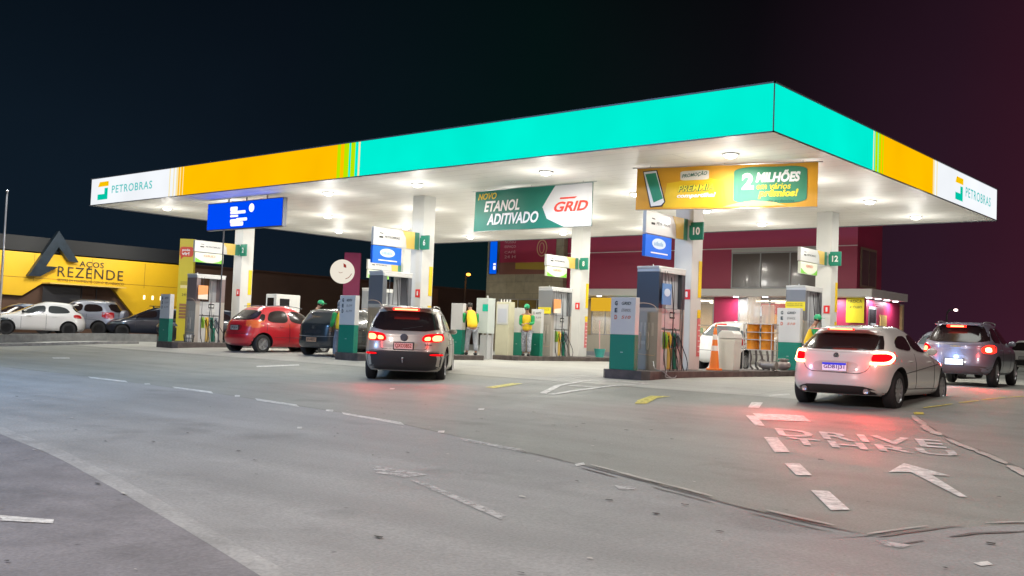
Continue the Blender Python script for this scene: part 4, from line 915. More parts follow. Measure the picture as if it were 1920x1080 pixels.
plate(bv, t, .76, mat('plate lit red', (.75, .55, .5), .4, emit=(.8, .12, .08), es=.25), 'QXO3B52', ink_m=mat('plate red', (.4, .02, .03), .5))  # red light on the plate is put in as its own glow
b = MB(); b.lathe([(.075, -.015), (.085, -.008), (.075, 0)], 20, 'y', (0, hit(bv, 'back', 0, .93, 0).y-.002, .94)); b.lathe([(.05, -.022), (.05, -.008)], 20, 'y', (0, hit(bv, 'back', 0, .93, 0).y-.002, .94)); b.build('round_badge', dgrey, t)
b = MB(); b.tube([(0, .02, .43), (0, -.06, .42), (0, -.10, .47)], .02, 8); b.ball((0, -.10, .50), .028, 10, 8); b.build('tow_ball', chrome, t)
b = MB(); b.tube([(-.05, hit(bv, 'back', 0, 1.12, 0).y-.01, 1.12), (.38, hit(bv, 'back', .38, 1.20, 0).y-.014, 1.20)], .008, 6); b.build('wiper', trim_m, rw)
b = MB(); b.tube([(.45, hit(bv, 'back', .45, .80, 0).y-.003, .80), (.60, hit(bv, 'back', .6, .80, 0).y-.003, .80)], .012, 6); b.tube([(-.62, hit(bv, 'back', -.62, .86, 0).y-.003, .86), (-.42, hit(bv, 'back', -.42, .86, 0).y-.003, .86)], .008, 6); b.build('badge_lettering', dgrey, t)
for s_ in (1, -1): b = MB(); b.tube([(s_*.56, .60, 1.615), (s_*.575, .8, 1.65), (s_*.59, 2.0, 1.65), (s_*.57, 2.25, 1.60)], .014, 8, smooth=2); b.build('roof_rail', steel, t)
# --- white hatchback with C-shaped brake lights
HB = dict(W=.89, r=.335, arches=(.74, 3.44), belt=.93, arc=(2.0, .030, .03), paint=paint_w, nr=3.2, nf=2.6,
  keys=[(.24, 4.05, .16, .80), (.30, 4.16, .05, .85), (.42, 4.26, -.02, .885), (.58, 4.29, .0, .89), (.72, 4.20, .03, .888), (.83, 3.95, .07, .875), (.93, 3.35, .12, .85), (1.02, 2.98, .22, .805), (1.15, 2.68, .37, .735), (1.27, 2.42, .50, .665), (1.35, 2.20, .56, .60), (1.39, 2.02, .60, .555)],
  ws=1, rear_win=[(-.70, .99), (.70, .99), (.655, 1.12), (.575, 1.275), (-.575, 1.275), (-.655, 1.12)],
  side_win=[[(.72, 1.04), (1.55, 1.00), (1.55, 1.27), (1.15, 1.255), (.85, 1.16)], [(1.62, 1.0), (3.05, .98), (2.6, 1.17), (2.25, 1.275), (1.62, 1.30)]],
  wind=[(-.68, .98), (.68, .98), (.56, 1.28), (-.56, 1.28)], mirror=(2.75, .98), seams=[[(1.58, .25), (1.58, .96)], [(2.72, .3), (2.72, .94)], [(.95, .62), (2.2, .72), (3.2, .80)], [(1.0, .36), (3.0, .34)]], handles=[(1.28, .83), (2.42, .83)], spokes=10,
  front_lights=[(.5, .62), (.82, .64), (.84, .76), (.52, .72)])
t, body, bv, rw = make_car('pearl white hatchback with glowing curved brake lights at the front right of the photo', 'car', 'parked_car', (1.98, -1.56), -3, HB)
b = MB(); b.prism([(-.56, 1.345), (.56, 1.345), (.60, 1.325), (-.60, 1.325)], 'y', .32, .62); b.build('roof_spoiler', paint_w, t, bevel=.012)
hb = box('high_brake_light', BR, -.23, .22, .305, .319, 1.317, 1.352, t, bevel=.006); box('lamp_core', BRC, -.20, .19, .300, .3045, 1.325, 1.345, hb)
for s_ in (1, -1):
    lm = panel(bv, 'back', [(s_*.92, .78), (s_*.74, .75), (s_*.60, .76), (s_*.56, .86), (s_*.60, .96), (s_*.84, 1.0)], 'tail_light', lens_rl, t, .012)
    cpath = [(s_*.58, .955), (s_*.74, .965), (s_*.81, .94), (s_*.83, .87), (s_*.80, .80), (s_*.74, .78), (s_*.56, .78)]
    seam(bv, 'back', cpath, 'lamp_core', BRH, lm, .027, sm=2, off=.02)
    seam(bv, 'back', [(s_*.62, .88), (s_*.74, .88)], 'lamp_core', lens_rl, lm, .012, off=.018)
    red_light(lm, s_*.70, -.20, .86, 180, .2)
seam(bv, 'back', [(-.60, .80), (-.50, .66), (-.40, .615), (.40, .60), (.52, .65), (.58, .78)], 'boot_seam', trim_m, body, .006)
seam(bv, 'back', [(-.52, .96), (0, .945), (.52, .96)], 'boot_crease_shade', mat('pearl shade', (.45, .42, .38), .35), body, .006)  # shade of the crease painted as a darker line
panel(bv, 'back', [(-.70, .25), (.70, .25), (.76, .28), (.60, .36), (.44, .40), (-.44, .40), (-.60, .36), (-.76, .28)], 'diffuser', mat('dark plastic', (.028, .024, .024), .5), t, .012, sm=1, depth=.06)
for s_ in (1, -1): b = MB(); b.lathe([(.03, -.01), (.045, -.02), (.045, .06)], 16, 'y', (s_*.52, hit(bv, 'back', s_*.5, .33, 0).y-.02, .315)); b.build('exhaust_tip', steel, t, smooth=True)
panel(bv, 'back', [(-.37, .61), (.37, .61), (.38, .80), (-.38, .80)], 'plate_recess_shade', mat('pearl recess shade', (.50, .46, .43), .35, coat=.5), t, .003, depth=.005)  # darker pearl paints the shade around the plate
plate(bv, t, .70, mat('plate lit', (.75, .70, .78), .4, emit=(.8, .62, .9), es=.45), 'GDB1J31', ink_m=mat('plate violet', (.16, .03, .22), .5), band=mat('plate blue', (.02, .03, .6), .4, emit=(.05, .05, .8), es=.5), frame=mat('pearl recess shade', (.50, .46, .43), .35))
b = MB(); b.tube([(-.28, hit(bv, 'back', -.28, 1.01, 0).y-.012, 1.01), (.22, hit(bv, 'back', .22, 1.035, 0).y-.014, 1.035)], .011, 6); b.build('wiper', trim_m, rw)
b = MB(); y_ = hit(bv, 'back', 0, .885, 0).y; b.lathe([(.042, -.012), (.05, -.006), (.042, 0)], 20, 'y', (0, y_, .885)); b.tube([(-.03, y_-.014, .87), (0, y_-.014, .915), (.03, y_-.014, .87)], .005, 6); b.build('round_badge', chrome, t)
# --- grey SUV at the right
GS = dict(SUV); GS.update(W=.89, paint=paint_g, nr=3.2, arc=(2.2, .02, .03), keys=[(.30, 4.0, .14, .78), (.38, 4.12, .04, .84), (.52, 4.22, .0, .88), (.68, 4.24, .02, .89), (.82, 4.2, .05, .885), (.93, 4.0, .08, .87), (1.03, 3.40, .10, .845), (1.14, 3.02, .18, .80), (1.28, 2.75, .30, .74), (1.42, 2.48, .42, .665), (1.53, 2.24, .50, .60), (1.58, 2.06, .54, .55)], rim=None, spokes=6)
t, body, bv, rw = make_car('blue grey SUV with one bright round brake light beyond the white hatchback', 'car', 'parked_car', (.95, 8.25), -5, GS)
panel(bv, 'back', [(-.86, .31), (.86, .31), (.88, .48), (.45, .52), (-.45, .52), (-.88, .48)], 'lower_bumper', mat('grey plastic', (.12, .10, .11), .5), t, .012, sm=1, depth=.05)
for s_ in (1, -1):
    lm = panel(bv, 'back', [(s_*.86, .82), (s_*.62, .83), (s_*.58, .94), (s_*.70, 1.04), (s_*.84, 1.04)], 'tail_light', BR if s_ > 0 else lens_rl, t, .012)
    panel(bv, 'back', [(s_*.80, .86), (s_*.68, .86), (s_*.67, .97), (s_*.78, .98)], 'lamp_core', BRH if s_ > 0 else BRC, lm, .022)
    red_light(lm, s_*.72, -.18, .93, 150)
hb = box('high_brake_light', BR, -.26, .2, .36, .38, 1.46, 1.515, t, bevel=.008); box('lamp_core', BRC, -.17, .14, .354, .3595, 1.47, 1.505, hb)
box('roof_spoiler', paint_g, -.54, .54, .37, .60, 1.52, 1.555, t, bevel=.012)
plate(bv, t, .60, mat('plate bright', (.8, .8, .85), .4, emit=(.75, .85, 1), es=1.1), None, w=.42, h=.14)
light('plate_lamp', 'POINT', (0, -.16, .80), 7.0, (.35, .55, 1), parent=t, shadow_soft_size=.05)
b = MB(); y_ = hit(bv, 'back', 0, .99, 0).y-.01; b.box(-.11, .11, y_-.012, y_, .975, .998); b.box(-.04, .04, y_-.013, y_-.0125, .965, 1.008); b.build('bow_badge', mat('gold badge', (.6, .45, .25), .3, metal=.8), t)
for s_ in (1, -1): b = MB(); b.tube([(s_*.53, .66, 1.575), (s_*.55, .8, 1.62), (s_*.57, 2.0, 1.62), (s_*.54, 2.2, 1.57)], .014, 8, smooth=2); b.build('roof_rail', steel, t)
# --- red compact hatchback at the left dispenser
RH = dict(W=.83, r=.30, arches=(.60, 3.06), belt=.95, arc=(1.95, .055, .07), paint=paint_r, nr=2.9, nf=2.5,
  keys=[(.22, 3.62, .18, .73), (.30, 3.76, .05, .80), (.44, 3.84, .0, .83), (.58, 3.85, .01, .83), (.72, 3.76, .06, .826), (.84, 3.55, .10, .815), (.95, 3.2, .15, .79), (1.06, 2.95, .22, .75), (1.20, 2.68, .32, .69), (1.34, 2.40, .46, .62), (1.45, 2.12, .60, .55), (1.50, 1.95, .68, .50)],
  rear_win=[(-.62, 1.05), (.62, 1.05), (.60, 1.20), (.50, 1.37), (-.50, 1.37), (-.60, 1.20)],
  side_win=[[(.46, 1.05), (.62, 1.02), (.74, 1.22), (.62, 1.26)], [(.72, 1.0), (1.55, .98), (1.55, 1.36), (1.2, 1.38), (.88, 1.30)], [(1.63, .98), (2.95, .98), (2.5, 1.22), (2.1, 1.36), (1.63, 1.38)]],
  wind=[(-.66, 1.03), (.66, 1.03), (.52, 1.38), (-.52, 1.38)], mirror=(2.62, 1.0), seams=[[(1.59, .25), (1.59, .96)], [(2.62, .3), (2.62, .94)], [(1.0, .52), (2.8, .52)], [(.70, .7), (.74, .95)]], handles=[(1.28, .86), (2.3, .86)], handle_m=paint_r, spokes=6, front_lights=[(.4, .62), (.72, .66), (.74, .82), (.5, .8)])
t, body, bv, rw = make_car('red compact hatchback stopped beside the far left dispenser', 'car', 'parked_car', (-18.5, .65), -1, RH)
for s_ in (1, -1): panel(bv, 'back', [(s_*.80, .80), (s_*.62, .80), (s_*.60, .98), (s_*.66, 1.06), (s_*.76, 1.08)], 'tail_light', mat('orange red lens', (.75, .16, .05), .15, coat=.8), t, .01)
for s_ in (1, -1): panel(bv, 'right' if s_ > 0 else 'left', [(.12, .82), (.42, .86), (.50, 1.0), (.36, 1.06), (.18, 1.02)], 'tail_light', mat('orange red lens', (.75, .16, .05), .15, coat=.8), t, .008)
panel(bv, 'back', [(-.3, .70), (.3, .70), (.34, .88), (-.34, .88)], 'plate_recess_shade', mat('red shade', (.25, .01, .015), .35, coat=.5), t, .003, depth=.005)  # darker red stands in for the shade of the plate recess
plate(bv, t, .79, mat('plate grey', (.5, .45, .42), .4), 'DPK8A14', w=.38); seam(bv, 'back', [(-.78, .62), (0, .60), (.78, .62)], 'bumper_seam', trim_m, body, .006); seam(bv, 'back', [(-.55, 1.0), (-.50, .66), (0, .64), (.50, .66), (.55, 1.0)], 'boot_seam', trim_m, body, .005)
for s_ in (1, -1): b = MB(); b.tube([(s_*.50, .75, 1.49), (s_*.51, 1.2, 1.535), (s_*.51, 1.9, 1.535), (s_*.49, 2.3, 1.48)], .012, 8, smooth=2); b.build('roof_rail', dgrey, t)
# --- black hatchback
KH = dict(HB); KH.update(W=.83, r=.29, arches=(.62, 3.0), paint=paint_k, nr=3.6, arc=(2.0, .02, .03), belt=.93, glass=mat('grey tinted glass', (.05, .055, .055), .12, coat=1),
  keys=[(.26, 3.6, .08, .74), (.32, 3.7, .03, .80), (.44, 3.78, .0, .825), (.60, 3.80, .01, .83), (.74, 3.7, .03, .828), (.86, 3.5, .05, .82), (.95, 3.1, .07, .80), (1.05, 2.85, .12, .765), (1.18, 2.6, .20, .715), (1.30, 2.35, .28, .66), (1.38, 2.15, .33, .615), (1.42, 2.0, .38, .58)],
  rear_win=[(-.66, .98), (.66, .98), (.62, 1.18), (.56, 1.33), (-.56, 1.33), (-.62, 1.18)], side_win=[[(.5, 1.0), (1.5, .99), (1.5, 1.3), (.8, 1.3)], [(1.58, .99), (2.8, .98), (2.2, 1.3), (1.58, 1.32)]], spokes=7, mirror=(2.55, .98), front_lights=None)
t, body, bv, rw = make_car('black hatchback with orange number plate between the red hatchback and the price totem', 'car', 'parked_car', (-15.2, 1.15), -8, KH)
for s_ in (1, -1): panel(bv, 'back', [(s_*.80, .74), (s_*.60, .74), (s_*.58, .90), (s_*.78, .93)], 'tail_light', mat('smoked lens', (.05, .03, .03), .12, coat=1), t, .01)
plate(bv, t, .50, mat('plate orange', (.55, .33, .20), .4), 'JKA8J52', w=.40); seam(bv, 'back', [(-.80, .62), (0, .60), (.80, .62)], 'bumper_seam', mat('black shine', (.25, .25, .25), .3), body, .008)  # pale seam colour paints a shine along the black bumper
panel(bv, 'back', [(-.3, .68), (.3, .68), (.34, .80), (-.34, .80)], 'boot_recess', trim_m, t, .003, depth=.005)
b = MB(); y_ = hit(bv, 'back', 0, .86, 0).y; b.lathe([(.05, -.012), (.05, 0)], 16, 'y', (0, y_, .87)); b.build('round_badge', chrome, t)
# --- white hatchback at the far lane behind the filter rig
WB = dict(RH); WB.update(paint=paint_wh, glass=glassl, front_lights=None)
t, body, bv, rw = make_car('white hatchback seen behind the bin and the amber filter rig', 'car', 'parked_car', (-6.55, 9.7), 0, WB)
for s_ in (1, -1): panel(bv, 'back', [(s_*.80, .78), (s_*.58, .76), (s_*.56, .86), (s_*.66, .98), (s_*.78, 1.02)], 'tail_light', lens_r, t, .01)
hb = box('high_brake_light', lens_rl, -.16, .16, .50, .53, 1.40, 1.44, t, bevel=.006)
seam(bv, 'back', [(-.78, .62), (0, .60), (.78, .62)], 'bumper_seam', trim_m, body, .008)
# --- parked cars in the lot at the left
PW = dict(HB); PW.update(W=.83, r=.31, arches=(.70, 3.16), paint=paint_wh, belt=.93, arc=(1.9, .04, .04), glass=mat('grey tinted glass', (.05, .055, .055), .12, coat=1),
  keys=[(.24, 3.7, .12, .75), (.32, 3.8, .04, .80), (.44, 3.87, .0, .825), (.60, 3.88, .0, .83), (.74, 3.78, .04, .825), (.86, 3.5, .09, .815), (.95, 3.05, .15, .79), (1.05, 2.8, .24, .75), (1.18, 2.52, .36, .69), (1.32, 2.22, .46, .62), (1.41, 1.98, .52, .57), (1.46, 1.8, .56, .53)],
  side_win=[[(.62, 1.02), (1.55, .98), (1.55, 1.32), (1.15, 1.32), (.82, 1.24)], [(1.66, .98), (2.72, .97), (2.35, 1.16), (2.0, 1.30), (1.66, 1.33)]], wind=[(-.66, 1.0), (.66, 1.0), (.52, 1.34), (-.52, 1.34)], rear_win=[(-.62, 1.03), (.62, 1.03), (.52, 1.34), (-.52, 1.34)], mirror=(2.55, 1.0), mirror_m=trim_m, handles=[(1.28, .84), (2.3, .84)], seams=[[(1.61, .28), (1.61, .95)], [(2.6, .3), (2.6, .92)]], rim=mat('dark and silver alloy', (.62, .60, .55), .4), spokes=8)
t, body, bv, rw = make_car('white hatchback parked side-on nearest the kerb at the far left', 'car', 'parked_car', (-35.3, 4.35), -155, PW)
for s_ in (1, -1): panel(bv, 'back', [(s_*.80, .80), (s_*.62, .80), (s_*.62, .95), (s_*.76, .98)], 'tail_light', lens_r, t, .01)
b = MB(); b.prism([(-.54, 1.41), (.54, 1.41), (.56, 1.385), (-.56, 1.385)], 'y', .33, .60); b.build('roof_spoiler', paint_wh, t, bevel=.012)
PS = dict(SUV); PS.update(paint=paint_s, spokes=5, keys=[(.34, 4.10, .10, .80), (.42, 4.22, .02, .86), (.56, 4.32, .0, .90), (.72, 4.34, .02, .905), (.86, 4.28, .05, .90), (.99, 4.0, .08, .885), (1.08, 3.4, .11, .865), (1.18, 3.05, .18, .83), (1.34, 2.8, .30, .78), (1.50, 2.55, .42, .72), (1.62, 2.35, .50, .665), (1.67, 2.15, .55, .61)], side_win=[[(.62, 1.18), (1.55, 1.14), (1.55, 1.52), (1.0, 1.52), (.72, 1.42)], [(1.63, 1.14), (2.95, 1.12), (2.6, 1.38), (2.3, 1.53), (1.63, 1.54)]], rear_win=[(-.64, 1.18), (.64, 1.18), (.54, 1.56), (-.54, 1.56)])
t, body, bv, rw = make_car('silver SUV with black roof rails parked behind the white hatchback at the left', 'car', 'parked_car', (-36.9, 7.0), -128, PS)
for s_ in (1, -1):
    panel(bv, 'back', [(s_*.90, .86), (s_*.70, .84), (s_*.68, 1.05), (s_*.76, 1.16), (s_*.86, 1.16)], 'tail_light', lens_r, t, .012)
    panel(bv, 'right' if s_ > 0 else 'left', [(.14, .86), (.36, .88), (.42, 1.1), (.30, 1.18), (.18, 1.14)], 'tail_light', lens_r, t, .008)
    b = MB(); b.tube([(s_*.57, .66, 1.68), (s_*.58, .8, 1.73), (s_*.60, 2.2, 1.73), (s_*.58, 2.4, 1.66)], .02, 8, smooth=2); b.build('roof_rail', trim_m, t)
b = MB(); b.lathe([(.33, -.02), (.33, -.20), (.29, -.22), (0, -.22)], 24, 'y', (0, .05, .95)); b.build('spare_wheel_cover', paint_s, t, smooth=True)
PN = dict(PW); PN.update(paint=paint_n, glass=glassm, rim=mat('pale alloy', (.6, .62, .66), .3, metal=.4))
t, body, bv, rw = make_car('dark navy hatchback with a roof rack parked left of the yellow pylon', 'car', 'parked_car', (-34.9, 9.5), -152, PN)
b = MB()
for y_ in (1.0, 1.8): b.tube([(-.55, y_, 1.44), (-.5, y_, 1.53), (.5, y_, 1.53), (.55, y_, 1.44)], .018, 6)
for x_ in (-.45, 0, .45): b.tube([(x_, .8, 1.55), (x_, 2.0, 1.55)], .014, 6)
b.tube([(.2, 1.3, 1.5), (.2, 1.3, 1.95)], .02, 6); b.build('roof_rack', trim_m, t)
PD = dict(HB); PD.update(paint=mat('dark blue paint', (.05, .07, .12), .3, coat=.8), front_lights=None)
make_car('dark blue car mostly hidden behind the white hatchback at the far left edge', 'car', 'parked_car', (-39.3, 5.2), -150, PD)
make_car('dark car showing between the far left price totem and its dispenser', 'car', 'parked_car', (-30.8, 9.7), -150, PN)
make_car('pale car showing between the white hatchback and the blue grey SUV', 'car', 'parked_car', (-1.85, 15.6), -4, dict(WB, paint=paint_s))
t, body, bv, rw = make_car('white car far away at the right edge of the photo', 'car', 'parked_car', (-5.0, 39.5), 10, dict(SUV, paint=paint_wh))
plate(bv, t, .7, white2, None); panel(bv, 'back', [(-.9, .315), (.9, .315), (.93, .60), (-.93, .60)], 'lower_bumper', trim_m, t, .012, sm=1, depth=.06)
# ---------------------------------------------------------------- people
skin = mat('skin', (.32, .17, .11), .55); vest_m = mat('yellow vest', (.80, .52, .01), .65, var=.08, vs=6); sleeve_m = mat('green sleeve', (.01, .30, .08), .65, var=.1, vs=6)
jean_m = mat('faded jeans', (.16, .19, .25), .75, var=.15, vs=9); grey_tr = mat('grey trousers', (.28, .30, .33), .75, var=.12, vs=9); shoe_m = mat('shoe', (.03, .03, .03), .6); cap_m = mat('green cap', (.02, .36, .15), .6); hood_m = mat('grey hood', (.22, .23, .25), .8); hair_m = mat('dark hair', (.02, .015, .012), .7)
def skinned(name, nodes, edges, m, parent, sub=2):
    me = bpy.data.meshes.new(name); me.from_pydata([n[0] for n in nodes], edges, []); me.materials.append(m)
    o = bpy.data.objects.new(name, me); col.objects.link(o); o.modifiers.new('skin', 'SKIN'); s = o.modifiers.new('sub', 'SUBSURF'); s.levels = sub; s.render_levels = sub
    o.modifiers['skin'].use_smooth_shade = True
    for i, n in enumerate(nodes): r = n[1] if isinstance(n[1], tuple) else (n[1], n[1]); me.skin_vertices[0].data[i].radius = r; me.skin_vertices[0].data[i].use_root = (i == 0)
    dg = bpy.context.evaluated_depsgraph_get(); new = bpy.data.meshes.new_from_object(o.evaluated_get(dg)); o.modifiers.clear(); o.data = new
    if not new.materials: new.materials.append(m)
    new.polygons.foreach_set('use_smooth', [True]*len(new.polygons)); o.parent = parent; return o
def person(label, loc, hd, z, lean=0, armL=(-.05, .25, -.35), armR=(.05, .25, -.35), trousers=jean_m, head='cap', scale=1.0, legs=.1, headdrop=0):
    """standing figure facing +y; lean = forward bend of the trunk in radians; arms: hand position relative to the shoulder"""
    t = thing('person', label, 'person', (*loc, z), -math.radians(hd)); t.scale = (scale,)*3
    hip = Vector((0, 0, .93)); c, s = math.cos(lean), math.sin(lean)
    def T(x, y, dz): return Vector((x, y*c+dz*s, .93+dz*c-y*s))   # point on the trunk, leaned
    neck = T(0, .0, .53); head_c = T(0, .03+headdrop, .70); sh = [T(-.19, 0, .47), T(.19, 0, .47)]
    hands = [sh[0]+Vector(armL), sh[1]+Vector(armR)]
    def elbow(a, b_, sd): mid = (a+b_)/2; d = (b_-a).length; k = math.sqrt(max(.0004, .29**2-(d/2)**2)); return mid+Vector((sd*.4, -.5, -.75)).normalized()*k
    el = [elbow(sh[0], hands[0], -1), elbow(sh[1], hands[1], 1)]
    feet = [Vector((-.12, legs, .07)), Vector((.12, -legs, .07))]; kn = [(hip+Vector((-.10, 0, 0))+feet[0])/2+Vector((0, .05, .02)), (hip+Vector((.10, 0, 0))+feet[1])/2+Vector((0, .05, .02))]
    # one continuous body
    nodes = [(hip, (.15, .11)), (T(0, 0, .22), (.13, .095)), (T(0, 0, .42), (.12, .08)), (neck, (.055, .055)), (T(0, .02, .60), (.055, .06)), (head_c, (.078, .092)), (head_c+Vector((0, 0, .09)), (.062, .075)),
             (sh[0], .045), (el[0], .040), (hands[0], .028), (sh[1], .045), (el[1], .040), (hands[1], .028),
             (hip+Vector((-.09, 0, -.06)), .085), (kn[0], .058), (feet[0], .042), (hip+Vector((.09, 0, -.06)), .085), (kn[1], .058), (feet[1], .042)]
    edges = [(0,1), (1,2), (2,3), (3,4), (4,5), (5,6), (2,7), (7,8), (8,9), (2,10), (10,11), (11,12), (0,13), (13,14), (14,15), (0,16), (16,17), (17,18)]
    for hi, base in ((0, 9), (1, 12)):
        d = (hands[hi]-el[hi]).normalized(); sd = d.cross(Vector((0, 0, 1))); sd = sd.normalized() if sd.length > .1 else Vector((1, 0, 0)); up = sd.cross(d)
        pi = len(nodes); palm = hands[hi]+d*.05; nodes.append((palm, (.030, .016))); edges.append((base, pi))
        for k, ln in enumerate((.065, .078, .082, .07)):
            r0 = palm+sd*(-.028+.019*k)+d*.03; nodes.append((r0, .010)); nodes.append((r0+d*ln*.5-up*.012, .009)); nodes.append((r0+d*ln*.8-up*.035, .008)); q = len(nodes); edges += [(pi, q-3), (q-3, q-2), (q-2, q-1)]
        nodes.append((hands[hi]+d*.02-sd*.035, .012)); nodes.append((hands[hi]+d*.06-sd*.05-up*.01, .010)); q = len(nodes); edges += [(base, q-2), (q-2, q-1)]
    body = skinned('body', nodes, edges, skin, t)
    # clothes
    vn = [(hip+Vector((0, 0, -.10)), (.19, .14)), (hip+Vector((0, 0, .06)), (.185, .135)), (T(0, 0, .25), (.175, .125)), (T(0, 0, .45), (.20, .125)), (T(0, .0, .52), (.085, .08))]
    vn += [(T(-.13, 0, .475), (.085, .085)), (T(.13, 0, .475), (.085, .085))]
    skinned('vest', vn, [(0,1), (1,2), (2,3), (3,4), (3,5), (3,6)], vest_m, t)
    for i in (0, 1): skinned('sleeve', [(sh[i]+Vector(((-.0 if i else .0), 0, .0)), .085), (el[i], .064), (el[i]*.25+hands[i]*.75, .052)], [(0,1), (1,2)], sleeve_m, t)
    skinned('trousers', [(hip+Vector((0, 0, -.02)), (.165, .125)), (hip+Vector((-.095, 0, -.12)), .105), (kn[0], .082), (feet[0]+Vector((0, 0, .04)), .072), (hip+Vector((.095, 0, -.12)), .105), (kn[1], .082), (feet[1]+Vector((0, 0, .04)), .072)], [(0,1), (1,2), (2,3), (0,4), (4,5), (5,6)], trousers, t)
    for i in (0, 1): b = MB(); b.ball((feet[i].x, feet[i].y+.06, .045), (.05, .14, .05), 14, 8); b.build('shoe', shoe_m, t, smooth=True)
    # face
    tilt = Matrix.Rotation(-lean*.6-headdrop*2, 4, 'X'); tilt.translation = head_c
    b = MB(); b.ball((0, .088, .0), (.014, .022, .022), 10, 6, M=tilt); b.build('nose', skin, body, smooth=True)
    b = MB()
    for x_ in (-.032, .032): b.ball((x_, .078, .028), (.012, .008, .007), 8, 6, M=tilt)
    b.build('eyes', ink, body); b = MB(); b.ball((0, .084, -.045), (.024, .006, .006), 8, 6, M=tilt); b.build('mouth', mat('lips', (.30, .10, .09), .5), body)
    b = MB()
    for x_ in (-.078, .078): b.ball((x_, 0, .005), (.012, .022, .032), 8, 6, M=tilt)
    b.build('ears', skin, body, smooth=True)
    if head == 'cap':
        b = MB(); b.ball((0, -.008, .018), (.086, .096, .100), 18, 12, M=tilt); b.build('hair', hair_m, t, smooth=True)
        b = MB(); b.ball((0, -.005, .045), (.095, .108, .098), 20, 12, M=tilt); b.prism([(-.075, .05), (-.06, .16), (0, .19), (.06, .16), (.075, .05)], 'z', .055, .066, M=tilt); b.build('cap', cap_m, t, smooth=True)
    elif head == 'hood':
        b = MB(); b.ball((0, -.03, .01), (.12, .125, .145), 20, 12, M=tilt); b.ball((0, -.04, -.11), (.13, .11, .09), 16, 10, M=tilt); b.build('hood', hood_m, t, smooth=True)
    else:
        b = MB(); b.ball((0, -.015, .03), (.088, .10, .095), 18, 12, M=tilt); b.build('hair', hair_m, t, smooth=True)
    return t
person('attendant in yellow vest and green cap leaning between the red and the black hatchbacks', (-17.2, 2.7), 35, 0, lean=.35, armL=(.08, .35, -.25), armR=(0, .40, -.20))
person('attendant in a grey hood and yellow vest standing against the left price totem', (-14.13, 1.36), -75, gz(0, .6), lean=.08, armL=(-.04, .18, -.48), armR=(.05, .12, -.5), head='hood', trousers=jean_m, scale=.98)
person('attendant bending forward beside the totem just right of the beige SUV', (-12.78, 5.55), -60, .15, lean=.5, armL=(.05, .28, -.38), armR=(0, .30, -.40), head='hair', trousers=grey_tr, scale=1.0)
person('attendant facing the camera in yellow vest and green cap right of the beige cabinet', (-12.82, 8.32), 155, .15, lean=.12, armL=(.1, .28, -.30), armR=(-.1, .25, -.34), trousers=mat('pale camo', (.33, .35, .40), .8, var=.4, vs=20), scale=.99, headdrop=.02)
person('attendant in orange yellow vest and green cap behind the roof of the white hatchback', (-3.05, 8.7), 70, 0, lean=.3, armL=(0, .35, -.25), armR=(0, .35, -.25), scale=1.0)
# ---------------------------------------------------------------- store
YB, YA = 23.0, 22.0     # wall plane, awning front
stone = mat('stone tiles', (.26, .225, .155), .7, var=.16, vs=3, bump=.15)
def stone_grid():
    t = stone.node_tree; b_ = t.nodes['Principled BSDF']; src = b_.inputs['Base Color'].links[0].from_socket; tcn = N(t, 'ShaderNodeTexCoord'); sx_ = N(t, 'ShaderNodeSeparateXYZ'); ad = N(t, 'ShaderNodeMath', operation='ADD'); cx = N(t, 'ShaderNodeCombineXYZ')
    t.links.new(tcn.outputs['Object'], sx_.inputs[0]); t.links.new(sx_.outputs[0], ad.inputs[0]); t.links.new(sx_.outputs[1], ad.inputs[1]); t.links.new(ad.outputs[0], cx.inputs[0]); t.links.new(sx_.outputs[2], cx.inputs[1])
    br = N(t, 'ShaderNodeTexBrick'); br.inputs['Scale'].default_value = 1; br.inputs['Brick Width'].default_value = 1.2; br.inputs['Row Height'].default_value = .6; br.inputs['Mortar Size'].default_value = .008; br.inputs['Color1'].default_value = (.9, .9, .9, 1); br.inputs['Color2'].default_value = (1.12, 1.1, 1.05, 1); br.inputs['Mortar'].default_value = (.6, .6, .6, 1)
    t.links.new(cx.outputs[0], br.inputs['Vector']); ml = N(t, 'ShaderNodeVectorMath', operation='MULTIPLY'); t.links.new(src, ml.inputs[0]); t.links.new(br.outputs['Color'], ml.inputs[1]); t.links.new(ml.outputs[0], b_.inputs['Base Color'])
stone_grid()
st = thing('store_building', 'dark red and stone two storey shop behind the pumps with a lit ground floor', 'shop', (0, 0, 0))
box('stone_tower', stone, -27.0, -21.9, YA, 34, 0, 7.6, st)
bw = MB(); bw.box(-21.89, -7.1, YA+.3, 25.0, 3.26, 7.4); up = bw.build('upper_wall', maroon, st)
b = MB(); b.box(-21.88, -7.09, YA+.285, YA+.298, 5.02, 5.06); b.build('joint_line', mat('pale joint', (.6, .5, .5), .5), up)
b = MB(); b.box(-22.6, -6.35, YA-.0, YB+.3, 2.93, 3.25); b.box(-7.05, -6.35, YB+.31, 26.1, 2.93, 3.25); b.build('awning', mat('awning white', (.66, .63, .60), .45), st, bevel=.01)
box('lower_wall', pink, -13.95, -12.75, YB, YB+.2, 0, 2.93, st); box('lower_wall', pink, -8.2, -6.95, YB, YB+.2, 0, 2.93, st)
box('lower_wall', mat('beige low wall', (.42, .38, .30), .6), -27, -18.2, YB-.1, YB+.05, 0, 1.02, st)
box('plinth_band', grey, -27, -18.2, YB-.12, YB-.1, 0, .2, st)
box('back_wall', mat('inside wall warm', (.55, .42, .26), .7, var=.1, vs=.8), -21.8, -7.3, 28.2, 28.4, 0, 2.92, st)
box('side_wall', maroon, -7.2, -7.0, YB+.21, 27, 0, 2.92, st)
box('floor_slab', mat('shop floor', (.45, .42, .38), .4), -22, -7, YB+.2, 28.2, .0, .06, st)
